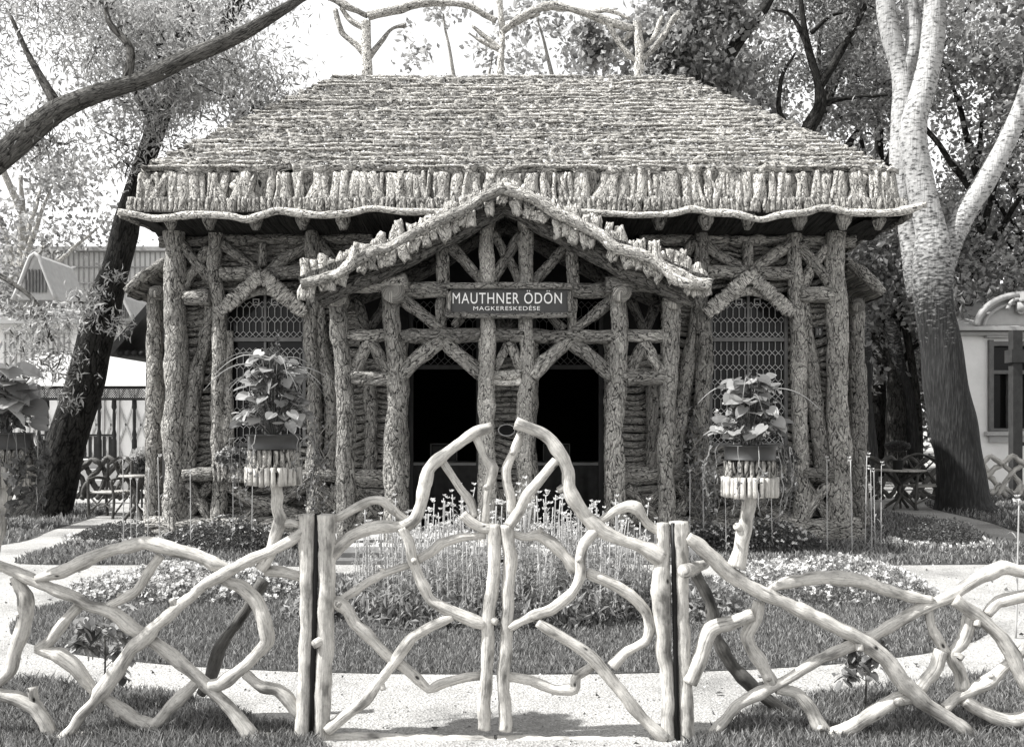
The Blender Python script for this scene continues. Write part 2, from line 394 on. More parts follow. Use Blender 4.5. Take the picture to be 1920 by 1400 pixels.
def blades(mb, poly, dens, h, wd):
    poly = np.asarray(poly); lo = poly.min(0); hi = poly.max(0)
    n = int((hi - lo).prod() * dens); n = min(n, 240000)
    X = lo[0] + rs.rand(n) * (hi[0] - lo[0]); Y = lo[1] + rs.rand(n) * (hi[1] - lo[1])
    k = in_poly(X, Y, poly); X, Y = X[k], Y[k]; n = len(X)
    den = vnoise(np.stack([X * 2.2, Y * 2.2, X * 0], 1), 3)
    H = h * (.45 + .8 * rs.rand(n)) * (.6 + .8 * den); a = rs.rand(n) * 2 * math.pi; t = rs.normal(0, .38, (n, 2)) * H[:, None]
    W = wd * (.6 + .8 * rs.rand(n))
    B = np.stack([X, Y, np.full(n, .006)], 1); s = np.stack([np.cos(a) * W, np.sin(a) * W, np.zeros(n)], 1)
    mid = B + np.stack([t[:, 0] * .35, t[:, 1] * .35, H * .6], 1); tip = B + np.stack([t[:, 0], t[:, 1], H], 1)
    V = np.stack([B - s, B + s, mid + s * .7, tip, mid - s * .7], 1).reshape(-1, 3)
    mb.add(V, np.arange(5 * n).reshape(n, 5))
for nm, poly, dens, h, wd in LAWNS:
    poly = smooth_poly(poly, 4) if nm == 'lawn' and len(poly) < 48 else np.asarray(poly)
    mb = MB(); m_ = len(poly); V = np.column_stack([poly, np.full(m_, .004)])
    # a fan is not safe for concave outlines: use one n-gon
    mb.add(V, np.arange(m_)[None])
    struct(mb.build('lawn', M['turf'], smooth=False))
    mb = MB(); blades(mb, poly, dens, h, wd)
    tag(mb.build('grass', M['grass'], smooth=False), 'short mown grass growing on the lawn', 'grass', kind='stuff')
mb = MB(); n = 5200; X = rs.uniform(-5.5, 5.5, n); Y = 4.4 + 8 * rs.rand(n) ** 1.6; k = np.ones(n, bool)
for nm, poly, *_ in LAWNS: k &= ~in_poly(X, Y, poly)
n = k.sum(); C = np.stack([X[k], Y[k], np.full(n, .004)], 1); D = rs.normal(0, 1, (n, 3)) * (1, 1, .12); leaves(mb, C, D, .017, .8, .12)
tag(mb.build('pebbles', M['pebble'], smooth=False), 'scattered pebbles and crumbs on the gravel path', 'pebbles', kind='stuff')
mb = MB(); n = 240; X = rs.uniform(-5, 5, n); Y = rs.uniform(4.6, 12, n); C = np.stack([X, Y, np.full(n, .014)], 1); leaves(mb, C, rs.normal(0, 1, (n, 3)) * (1, 1, .12), .05, .6, .2)
tag(mb.build('fallen_leaves', M['leafd'], smooth=False), 'scattered fallen leaves on path and lawn', 'fallen leaves', kind='stuff')
bed = ell(-.1, 8.35, 1.5, 1.05, p=2)
mb = MB(); mb.add(np.column_stack([bed, np.full(len(bed), .02)]), np.arange(len(bed))[None]); struct(mb.build('flower_bed_soil', M['soil'], smooth=False))

# ================================================================== PAVILION
pav = root('rustic_pavilion', (0, 15.5, 0), 'bark covered rustic garden pavilion with thatched-looking hipped roof and gabled porch', 'pavilion')
YW = 13.62
def wall_rows(x0, x1, z0, z1, Yw, holes, rowh=.09, mb=None, depth=.085):
    mb = mb or MB(); z = z0
    while z < z1:
        h = rowh * (.6 + .9 * rs.rand()); segs = [(x0, x1)]
        for hx0, hx1, hz0, hz1 in holes:
            if hz0 < z + h * .5 < hz1:
                ns = []
                for a, b in segs:
                    if hx1 <= a or hx0 >= b: ns.append((a, b)); continue
                    if a < hx0: ns.append((a, hx0))
                    if b > hx1: ns.append((hx1, b))
                segs = ns
        for a, b in segs:
            if b - a < .03: continue
            nx = max(3, int((b - a) / .035)); xs = np.linspace(a, b, nx); ph = np.linspace(0, math.pi, 6)
            q = np.stack([xs * 4, np.full(nx, z * 3.1), np.full(nx, 2.2)], 1)
            wz = (vnoise(q, 5) - .5) * rowh * 1.3; wd = .6 + .9 * vnoise(q * 1.9 + 9, 6)
            Pg = np.zeros((nx, 6, 3)); Pg[..., 0] = xs[:, None]
            rough = vnoise(np.stack(np.broadcast_arrays(xs[:, None] * 22, ph[None] * 2.5, z * 31.0), -1), 8)
            Pg[..., 1] = Yw - np.sin(ph)[None] * depth * wd[:, None] * (.75 + .4 * rough)
            Pg[..., 2] = z + h * .5 - np.cos(ph)[None] * h * .47 + wz[:, None]
            U = np.zeros((nx, 6, 2)); U[..., 1] = xs[:, None]; U[..., 0] = ph[None] * h * .4 + z * 3
            mb.grid(Pg, U)
        z += h
    return mb
def px2(x, Y): return (x - 960) / F * Y
def pz2(y, Y): return CH - (y - HY) / F * Y
WL = (px2(419, 13.5), px2(572, 13.5), pz2(836, 13.5), pz2(548, 13.5))
WR = (px2(1331, 13.5), px2(1478, 13.5), pz2(836, 13.5), pz2(548, 13.5))
DL = (px2(764, 13.5), px2(900, 13.5), .0, 3.45); DR = (px2(998, 13.5), px2(1133, 13.5), .0, 3.45)
XL, XR = px2(315, 13.5), px2(1586, 13.5)
holes = [WL, WR, DL, DR, (-2.15, 2.1, 2.62, 4.5)]  # last hole bares the black core as painted shade behind the porch gable
wall = wall_rows(XL, XR, .05, 4.35, YW, holes).build('wall', M['barkh'], pav)
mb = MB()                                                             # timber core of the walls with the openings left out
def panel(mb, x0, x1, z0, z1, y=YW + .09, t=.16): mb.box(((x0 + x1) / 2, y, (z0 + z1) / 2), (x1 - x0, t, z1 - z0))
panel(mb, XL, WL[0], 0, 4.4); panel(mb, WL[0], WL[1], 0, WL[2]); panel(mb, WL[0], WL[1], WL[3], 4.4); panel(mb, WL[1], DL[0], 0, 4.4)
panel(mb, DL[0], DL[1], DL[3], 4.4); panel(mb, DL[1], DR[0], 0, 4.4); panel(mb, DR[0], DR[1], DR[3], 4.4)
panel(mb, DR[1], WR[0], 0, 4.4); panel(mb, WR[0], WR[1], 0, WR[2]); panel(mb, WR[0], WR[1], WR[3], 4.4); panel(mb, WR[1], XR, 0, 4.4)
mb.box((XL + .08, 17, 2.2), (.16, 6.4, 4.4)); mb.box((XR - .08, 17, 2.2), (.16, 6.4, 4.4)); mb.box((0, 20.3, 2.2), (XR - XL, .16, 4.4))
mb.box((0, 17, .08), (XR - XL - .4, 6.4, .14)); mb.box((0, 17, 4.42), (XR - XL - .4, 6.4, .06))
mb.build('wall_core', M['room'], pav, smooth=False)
for sx, X in ((1, XL), (-1, XR)):                                      # bark rows on the flank walls
    m2 = wall_rows(13.7, 20.3, .05, 4.35, 0, [])
    V, Fs, U = m2.arrays(); V2 = V.copy(); V2[:, 0] = X + V[:, 1] * sx - .012 * sx; V2[:, 1] = V[:, 0]
    q = MB(); q.add(V2, [f[:, ::-1] if sx > 0 else f for f in Fs], U); q.build('wall', M['barkh'], pav)

def log(pix, wpx, Y, mat='bark', name='log_post', dy=0.0, amp=.030, seg=16, low=.13, wob=.018, parent=None, dome=.2, jag=.03, par=pav, **k):
    pts = [P(x, y, Y + dy) for x, y in pix]; r = np.asarray(wpx, float) / 2 / F * (Y + dy) * .94
    mb = MB().tube(pts, r, seg=seg, step=.045, amp=amp, freq=9, low=low, lowf=2.0, wob=wob, jag=jag, dome=dome, **k)
    return mb.build(name, M[mat], par)
YF = 13.42
# main facade posts (front face of the body)
for pts, wd in [([(330, 425), (327, 560), (333, 690), (326, 800), (332, 900), (328, 1012)], [42, 38, 46, 40, 44, 52]),
                ([(405, 425), (404, 520), (412, 620), (408, 760), (412, 900), (410, 1005)], [26, 24, 28, 26, 28, 32]),
                ([(586, 425), (588, 520), (586, 640), (590, 780), (588, 900), (592, 1005)], [26, 24, 30, 28, 30, 34]),
                ([(1315, 425), (1314, 540), (1319, 650), (1312, 800), (1316, 900), (1318, 1005)], [26, 26, 32, 30, 30, 34]),
                ([(1490, 425), (1492, 540), (1496, 650), (1499, 800), (1503, 900), (1505, 1005)], [24, 26, 28, 28, 30, 34]),
                ([(1566, 425), (1566, 540), (1569, 650), (1571, 800), (1573, 900), (1575, 1012)], [40, 40, 40, 42, 46, 52])]:
    log(pts, wd, YF)
# leaning logs against the facade
for pts, wd in [([(398, 560), (384, 640), (368, 720), (358, 800), (350, 895)], [22, 28, 30, 28, 34]),
                ([(428, 620), (424, 700), (428, 800), (424, 900)], [18, 20, 22, 24]),
                ([(600, 560), (606, 650), (620, 760), (617, 900)], [20, 26, 22, 26]),
                ([(1502, 560), (1518, 680), (1530, 780), (1546, 900)], [24, 28, 26, 32]),
                ([(1308, 560), (1292, 680), (1275, 800), (1268, 900)], [24, 26, 24, 24])]:
    log(pts, wd, YF, dy=.05, name='leaning_log')
# beams and crosses of the facade
for pts, wd, dy in [([(345, 559), (392, 557)], 27, -.06), ([(414, 514), (482, 513)], 27, -.02), ([(503, 513), (575, 508)], 26, -.02),
                ([(1326, 511), (1392, 512)], 26, -.02), ([(1418, 510), (1482, 512)], 26, -.02), ([(1500, 551), (1560, 553)], 27, -.06),
                ([(300, 452), (700, 448)], 20, .1), ([(1200, 448), (1600, 452)], 20, .1),
                ([(345, 889), (400, 887)], 26, -.08), ([(418, 893), (590, 891)], 26, -.04), ([(596, 888), (640, 890)], 26, -.04),
                ([(1262, 888), (1320, 886)], 26, -.04), ([(1320, 892), (1490, 890)], 26, -.04), ([(1505, 889), (1560, 889)], 26, -.06),
                ([(280, 985), (430, 983), (640, 987)], 34, -.04), ([(275, 1004), (440, 1006), (640, 1004)], 32, -.08),
                ([(1265, 987), (1430, 985), (1610, 987)], 34, -.04), ([(1265, 1006), (1440, 1004), (1620, 1006)], 32, -.08)]:
    log(pts, wd, YF, dy=dy, name='log_beam', mat='bark')
for pts, wd, dy in [([(338, 455), (368, 495), (397, 532)], 20, -.02), ([(392, 462), (368, 500), (340, 545)], 20, .03),
                ([(416, 457), (455, 485), (486, 512)], 20, .02), ([(578, 462), (530, 490), (500, 512)], 20, .02), ([(493, 455), (491, 500)], 18, .04), ([(598, 455), (640, 505)], 18, .03),
                ([(350, 905), (380, 945), (400, 980)], 20, -.02), ([(396, 905), (368, 945), (342, 980)], 20, .03),
                ([(420, 905), (470, 935), (515, 950), (580, 978)], 24, -.02), ([(580, 905), (510, 950), (425, 980)], 24, .03), ([(598, 905), (640, 960)], 20, 0), ([(640, 905), (600, 970)], 20, .03),
                ([(1300, 455), (1262, 505)], 18, .03), ([(1326, 458), (1365, 485), (1402, 512)], 20, .02), ([(1482, 458), (1440, 485), (1408, 512)], 20, .02), ([(1402, 455), (1404, 500)], 18, .04),
                ([(1498, 457), (1525, 495), (1556, 535)], 20, -.02), ([(1552, 462), (1525, 500), (1502, 542)], 20, .03),
                ([(1328, 905), (1400, 945), (1485, 978)], 24, .03), ([(1485, 905), (1410, 945), (1330, 978)], 24, -.02), ([(1508, 975), (1530, 940), (1558, 905)], 20, -.02), ([(1506, 905), (1558, 978)], 20, .03), ([(1270, 905), (1312, 970)], 20, 0), ([(1312, 905), (1270, 970)], 20, .03)]:
    log(pts, wd, YF, dy=dy, name='log_brace')
# return corner posts of the flanks and posts of the side porches
for pts, wd, Y in [([(291, 545), (290, 700), (289, 850), (287, 985)], [26, 32, 32, 36], 14.5), ([(1606, 560), (1607, 700), (1608, 850), (1610, 985)], [30, 34, 36, 40], 14.5)]:
    log(pts, wd, Y, name='log_post', mat='bark')
for s, x0, x1, y0, y1 in ((-1, 312, 238, 492, 545), (1, 1583, 1655, 490, 546)):
    # side porch roofs: thick bark slab sloping away from the body, log end under it
    a = P(x0, y0, 14.2); b_ = P(x1, y1, 14.2); n_ = 10; dth = 3.4
    mb = MB(); t = np.linspace(0, 1, 12); Pg = np.zeros((12, 30, 3)); ys = np.linspace(14.2, 14.2 + dth, 30)
    for i, tt in enumerate(t):
        c = a * (1 - tt) + b_ * tt; Pg[i, :, 0] = c[0]; Pg[i, :, 1] = ys; Pg[i, :, 2] = c[2] + .03 * math.sin(tt * 3)
    Pg[..., 2] += .07 * vnoise(Pg * 6, 4); bot = Pg.copy(); bot[..., 2] -= .13
    mb.grid(Pg); mb.grid(bot[:, ::-1]); mb.grid(np.stack([Pg[:, 0], bot[:, 0]], 1)); mb.grid(np.stack([bot[-1], Pg[-1]], 0)); mb.grid(np.stack([bot[:, -1], Pg[:, -1]], 1))
    mb.build('side_porch_roof', M['bark'], pav)
    log([(x0, y0 - 4), ((x0 + x1) / 2, (y0 + y1) / 2 - 5), (x1, y1 + 2)], [16, 20, 16], 14.15, name='branch_edging')
    c = P((292 if s < 0 else 1610), (546 if s < 0 else 572), 14.1)
    MB().tube([c, c + np.array([0, 1.2, 0])], .095, amp=.02).build('log_beam', M['bark'], pav)

# windows
def lattice(x0, x1, z0, z1, Y, cols, rowsz, arch):
    """elongated hexagon leading: returns mesh"""
    mb = MB(); cw = (x1 - x0) / cols; t = .0058
    def seg(a, b):
        am = arch((a[0] + b[0]) / 2)
        if max(a[1], b[1]) > am: return
        a3 = np.array([a[0], Y, a[1]]); b3 = np.array([b[0], Y, b[1]]); d = b3 - a3; L = np.linalg.norm(d)
        mb.box((a3 + b3) / 2, (t, .012, L + .004), ry=math.atan2(d[0], d[2]))
    z = z0; k = 0; hd = cw * .5; 
    lv = rowsz
    while z < z1:
        for c in range(cols):
            xc = x0 + (c + .5) * cw
            # diamonds row: from node (xc, z) up to edges
            seg((xc, z), (xc - cw / 2, z + hd)); seg((xc, z), (xc + cw / 2, z + hd))
            seg((xc - cw / 2, z + hd), (xc, z + 2 * hd)); seg((xc + cw / 2, z + hd), (xc, z + 2 * hd))
            seg((xc, z + 2 * hd), (xc, z + 2 * hd + lv))
        z += 2 * hd + lv
    return mb
def window(W, cols=12):
    x0, x1, z0, z1 = W; xc = (x0 + x1) / 2; hw = (x1 - x0) / 2; Y = 13.56
    arch = lambda x: z1 - .30 * (abs(x - xc) / hw) ** 2.2 - .03
    fr = MB(); zt = z1 - .66
    fr.box((x0 + .02, Y, (z0 + z1) / 2 - .15), (.045, .06, z1 - z0 - .3)); fr.box((x1 - .02, Y, (z0 + z1) / 2 - .15), (.045, .06, z1 - z0 - .3))
    fr.box((xc, Y, z0 + .02), (2 * hw - .1, .06, .05)); fr.box((xc, Y - .01, zt), (2 * hw - .1, .07, .055)); fr.box((xc, Y + .002, (zt + z1) / 2 + .02), (.035, .05, z1 - zt - .04)); fr.box((xc, Y + .002, (z0 + zt) / 2), (.03, .05, zt - z0 - .06))
    a = np.linspace(x0, x1, 14); fr.tube([(x, Y, arch(x) + .02) for x in a], .028, seg=6)
    w_ = fr.build('window', M['frame'], pav, smooth=False)
    g = MB(); xs = np.linspace(x0 + .02, x1 - .02, 16); top = np.array([[x, Y + .03, arch(x)] for x in xs]); bo = np.array([[x, Y + .03, z0] for x in xs]); g.grid(np.stack([bo, top], 1))
    g.build('glass', M['glass'], w_, smooth=False)
    l = lattice(x0 + .04, x1 - .04, z0 + .04, zt - .03, Y, cols, .12, lambda x: zt - .02)
    l.build('leading', M['lead'], w_, smooth=False); l2 = lattice(x0 + .04, x1 - .04, zt + .03, z1 + .1, Y, cols, .12, arch)
    for dx in (-.17, .09):
        l2.box((xc + dx + .04, Y - .006, z1 - .17), (.09, .012, .012)); l2.box((xc + dx + .04, Y - .006, z1 - .09), (.09, .012, .012)); l2.box((xc + dx, Y - .004, z1 - .13), (.012, .012, .09)); l2.box((xc + dx + .08, Y - .004, z1 - .13), (.012, .012, .09))
    l2.build('leading', M['lead'], w_, smooth=False)
    # gable canopy of jagged bark over the window, with a bent log beneath it
    for s in (-1, 1):
        cb = MB(); ax = P((490 if xc < 0 else 1406), 513, 13.25); en = P((490 if xc < 0 else 1406) + s * 82, 588, 13.25); n_ = 15
        d = (en - ax); d /= np.linalg.norm(d); nrm = np.array([-d[2] * s, 0, d[0] * s]) * 1.0
        if nrm[2] < 0: nrm = -nrm
        for i in range(n_):
            c = ax * (1 - (i + .5) / n_) + en * (i + .5) / n_; h = .065 + .045 * rs.rand()
            cb.tube([c - nrm * h, c, c + nrm * h * .8], .034 + .012 * rs.rand(), seg=8, amp=.012, flat=.5, jag=.05, step=.05)
        Pg = np.zeros((2, 2, 3))
        cb.box((ax + en) / 2 + np.array([0, .17, .02]), (np.linalg.norm(en - ax), .3, .06), ry=-math.atan2((en - ax)[2], (en - ax)[0]))
        cb.build('canopy', M['barkv'], pav)
    cx = 490 if xc < 0 else 1406
    log([(cx - 52, 566), (cx - 25, 550), (cx, 544), (cx + 25, 550), (cx + 52, 566)], 16, 13.4, mat='barkp', name='arch_log', wob=0)
window(WL); window(WR)

# door transoms and open door leaves
for D in (DL, DR):
    x0, x1 = D[0], D[1]; fr = MB(); Y = 13.7
    fr.box((x0 + .03, Y, 1.7), (.06, .1, 3.3)); fr.box((x1 - .03, Y, 1.7), (.06, .1, 3.3)); fr.box(((x0 + x1) / 2, Y, 2.42), (x1 - x0 - .12, .1, .06))
    d_ = fr.build('door_frame', M['dwood'], pav, smooth=False)
    lattice(x0 + .06, x1 - .06, 2.46, 3.42, Y, 9, .1, lambda x: 3.4).build('transom_leading', M['frame'], d_, smooth=False)
# porch: two rows of posts. front row
YP = 11.95
PB = 1032
for pts, wd, mt in [([(632, 548), (640, 640), (648, 760), (650, 880), (652, PB)], [30, 34, 34, 34, 36], 'bark'),
                ([(733, 545), (738, 640), (742, 760), (740, 880), (745, PB)], [28, 32, 38, 40, 44], 'bark'),
                ([(913, 412), (913, 520), (915, 640), (913, 780), (913, 900), (914, PB)], [26, 27, 29, 31, 32, 34], 'barkp'),
                ([(986, 412), (985, 520), (986, 640), (984, 780), (984, 900), (985, PB)], [26, 27, 28, 29, 30, 32], 'barkp'),
                ([(1160, 548), (1160, 640), (1155, 760), (1154, 880), (1158, PB)], [28, 32, 36, 38, 42], 'bark'),
                ([(1262, 555), (1258, 640), (1251, 760), (1250, 880), (1250, PB)], [30, 32, 32, 32, 34], 'bark')]:
    log(pts, wd, YP, mat=mt)
for x, y, r in ((912, 408, 16), (987, 408, 16), (736, 546, 20), (1166, 547, 17), (627, 555, 17), (1268, 560, 18)):   # round log ends that stick out at the post heads
    c = P(x, y, YP - .22); r_ = r / F * YP
    MB().tube([c, c + np.array([0, .5, 0])], r_, seg=14, amp=.012, dome=.15).build('log_end', M['barkp'], pav)
for pts, wd, dy, mt in [([(640, 536), (700, 533), (762, 528)], 30, -.12, 'barkp'), ([(1138, 536), (1200, 532), (1262, 536)], 30, -.12, 'bark'),
                ([(755, 546), (840, 545)], 28, .05, 'bark'), ([(1070, 546), (1150, 546)], 26, .05, 'bark'),
                ([(650, 630), (740, 628)], 24, .02, 'bark'), ([(745, 630), (900, 629)], 26, .02, 'bark'), ([(915, 629), (990, 628)], 24, .02, 'bark'), ([(990, 629), (1155, 630)], 26, .02, 'bark'), ([(1165, 630), (1255, 630)], 24, .02, 'bark'),
                ([(655, 703), (738, 704)], 14, -.02, 'bark'), ([(655, 717), (738, 716)], 13, -.02, 'bark'), ([(922, 702), (978, 703)], 14, 0, 'barkp'), ([(922, 715), (978, 716)], 12, 0, 'barkp'), ([(1165, 708), (1250, 708)], 23, 0, 'bark'),
                ([(828, 450), (828, 535)], 22, .05, 'bark'), ([(1073, 460), (1072, 535)], 22, .05, 'bark'), ([(828, 560), (828, 620)], 20, .05, 'bark'), ([(1072, 560), (1072, 620)], 20, .05, 'bark'),
                ([(655, 892), (745, 894)], 30, .1, 'bark'), ([(1165, 892), (1250, 892)], 28, .1, 'bark')]:
    log(pts, wd, YP, dy=dy, mat=mt, name='log_beam')
for pts, wd, dy in [([(842, 462), (875, 495), (905, 530)], 20, .06), ([(1060, 462), (1025, 500), (995, 530)], 20, .06), ([(925, 440), (950, 485), (978, 530)], 18, .1), ([(976, 440), (950, 485), (925, 528)], 18, .05),
                ([(752, 560), (790, 590), (825, 618)], 22, .04), ([(890, 560), (850, 612)], 18, .08), ([(1150, 560), (1110, 592), (1075, 618)], 22, .04), ([(1005, 560), (1055, 615)], 18, .08),
                ([(826, 638), (790, 668), (752, 705)], 27, 0), ([(832, 640), (866, 672), (903, 703)], 27, .03), ([(1066, 638), (1030, 672), (998, 705)], 27, 0), ([(1072, 640), (1110, 672), (1146, 707)], 27, .03),
                ([(690, 642), (678, 668), (664, 696)], 20, .02), ([(694, 642), (708, 668), (726, 698)], 20, .02), ([(952, 642), (942, 668), (928, 694)], 16, .03), ([(954, 642), (966, 668), (976, 694)], 16, .03),
                ([(1207, 642), (1194, 668), (1178, 698)], 20, .02), ([(1210, 642), (1222, 668), (1240, 698)], 20, .02),
                ([(668, 562), (680, 592), (690, 618)], 18, .25), ([(722, 562), (708, 592), (696, 618)], 18, .25), ([(1180, 562), (1196, 592), (1206, 618)], 18, .25), ([(1240, 562), (1222, 592), (1210, 618)], 18, .25),
                ([(934, 600), (948, 622)], 20, .2), ([(962, 600), (952, 622)], 20, .2),
                ([(662, 912), (700, 950), (738, 985)], 20, .1), ([(738, 912), (700, 950), (660, 985)], 20, .14), ([(1172, 912), (1210, 950), (1245, 985)], 20, .1), ([(1245, 912), (1210, 950), (1170, 985)], 20, .14),
                ([(928, 912), (950, 950), (972, 985)], 16, .1), ([(972, 912), (950, 950), (928, 985)], 16, .14)]:
    log(pts, wd, YP, dy=dy, name='log_brace', mat='barks' if dy >= .2 else 'bark')  # set-back braces take the darker bark, with shade put into its colour
# rafters and purlin beams running back to the wall
apx = P(948, 372, 11.55)
for s, xe in ((-1, 592), (1, 1300)):
    e = P(xe, 556, 11.55)
    for Y_ in (11.62, 12.7):
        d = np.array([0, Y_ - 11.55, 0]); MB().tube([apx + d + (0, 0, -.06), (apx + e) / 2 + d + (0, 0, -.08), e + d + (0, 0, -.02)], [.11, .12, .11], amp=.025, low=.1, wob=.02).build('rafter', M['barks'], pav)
# bark strips beside the doors inside the porch
for pts, wd in [([(692, 700), (694, 885)], 24), ([(1222, 720), (1220, 885)], 22), ([(757, 640), (757, 1010)], 18), ([(1143, 640), (1143, 1010)], 18), ([(905, 640), (903, 1010)], 14), ([(1000, 640), (1000, 1010)], 14)]:
    log(pts, wd, YF, dy=.08, name='log_post')
mb = MB(); mb.box((-.06, 12.55, .07), (4.6, 2.1, .14)); mb.build('porch_floor', M['pale'], pav, smooth=False)
for k in range(2): MB().box((-.06, 11.38 - .28 * k, .05 - .03 * k), (3.9, .26, .10 - .045 * k)).build('step', M['frame'], pav, smooth=False)

# ---- roofs
def chip(mb, c, up, h, wd, th=.02, jag=.03, amp=.014, seg=8):
    up = np.asarray(up, float); up /= np.linalg.norm(up)
    mb.tube([c, c + up * h * .5 + rs.normal(0, .006, 3), c + up * h], [wd / 2 * (.8 + .3 * rs.rand()), wd / 2, wd / 2 * (.7 + .4 * rs.rand())], seg=seg, amp=amp, freq=16, flat=th / (wd / 2), jag=jag, step=h / 4, dome=.1, stretch=.8)
# soffit and eave board
ex0, ex1, yE, zE = -5.0, 5.15, 12.5, 4.33
mb = MB(); nx = 120; xs = np.linspace(ex0, ex1, nx); Pg = np.zeros((nx, 12, 3))
for j, yy in enumerate(np.linspace(yE, 13.8, 12)): Pg[:, j] = np.stack([xs, np.full(nx, yy), np.full(nx, zE - .09 * (yy - yE))], 1)
Pg[..., 2] += .05 * vnoise(Pg * (5, 9, 5), 3); mb.grid(Pg[:, ::-1])
for xa, xb in ((ex0, XL + .1), (XR - .1, ex1)):
    ys = np.linspace(12.5, 20.8, 80); g_ = np.zeros((10, 80, 3)); xs_ = np.linspace(xa, xb, 10)
    g_[..., 0] = xs_[:, None]; g_[..., 1] = ys[None]; g_[..., 2] = zE - .09 * np.minimum(np.abs(xs_[:, None] - (ex0 if xa < 0 else ex1)), 1) - .04 + .05 * vnoise(g_ * 6, 4); mb.grid(g_)
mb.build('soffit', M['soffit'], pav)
for x in (318, 392, 478, 566, 642, 1236, 1324, 1404, 1500, 1583, 1650):     # log ends showing under the eave
    c = P(x, 411, 12.62); MB().tube([c + (0, 0, .08), c + (0, .03, -.02), c + (0, .06, -.13)], [.10, .09, .035], amp=.02).build('rafter_end', M['bark'], pav)
pts = [(222, 398), (262, 404), (300, 410), (340, 404), (385, 402), (430, 405), (462, 411), (490, 403), (520, 395), (560, 399), (610, 403), (660, 399), (700, 391), (760, 397), (860, 396), (950, 396), (1100, 398), (1150, 400), (1200, 404), (1260, 401), (1295, 393), (1330, 398), (1380, 402), (1425, 412), (1460, 403), (1510, 398), (1545, 390), (1600, 398), (1660, 400), (1700, 394), (1735, 384)]
log(pts, [12] + [13] * 28 + [16, 9], 12.44, mat='barkp', name='branch_edging', wob=0.01, amp=.015)
for s, X in ((-1, ex0 - .05), (1, ex1 + .05)):
    MB().tube([(X + (.03 if i % 2 else -.03), yy, zE + .02 * (i % 3)) for i, yy in enumerate(np.arange(12.5, 20.9, .8))], .05, amp=.015).build('branch_edging', M['bark'], pav)
# ragged course above it
mb = MB(); x = ex0
while x < ex1:
    wd = .045 + .05 * rs.rand(); chip(mb, np.array([x, 12.56, 4.38]), (rs.normal(0, .08), .05, 1), .17 + .03 * rs.rand(), wd, .02, jag=.025, seg=7); x += wd * .9
for X in (ex0, ex1):
    y_ = 12.6
    while y_ < 20.8:
        wd = .07 + .06 * rs.rand(); mb.box((X, y_, 4.46), (.05, wd, .17)); y_ += wd
mb.build('eave_course', M['bark'], pav)
# mansard-like band of upright bark slabs
bx0, bx1 = -4.93, 5.08
mb = MB(); x = bx0
while x < bx1:
    wd = .045 + .15 * rs.rand() ** 1.8; tilt = rs.normal(0, .13) if rs.rand() < .75 else rs.normal(0, .42)
    chip(mb, np.array([x, 12.72, 4.52]), (tilt, .10, 1), .40 + .05 * rs.rand(), wd, .022 + .02 * rs.rand(), jag=.03, seg=9, amp=.02); x += wd * (.66 + .2 * rs.rand())
for X, s in ((bx0, 1), (bx1, -1)):
    y_ = 12.75
    while y_ < 20.6:
        wd = .08 + .08 * rs.rand(); chip(mb, np.array([X, y_, 4.52]), (.1 * s, rs.normal(0, .1), 1), .42, wd, .03, seg=7); y_ += wd * .9
mb.build('bark_band', M['barkp'], pav)
mb = MB(); mb.box((.07, 16.7, 4.72), (bx1 - bx0 - .12, 7.85, .46)); mb.build('roof_core', M['bark'], pav, smooth=False)
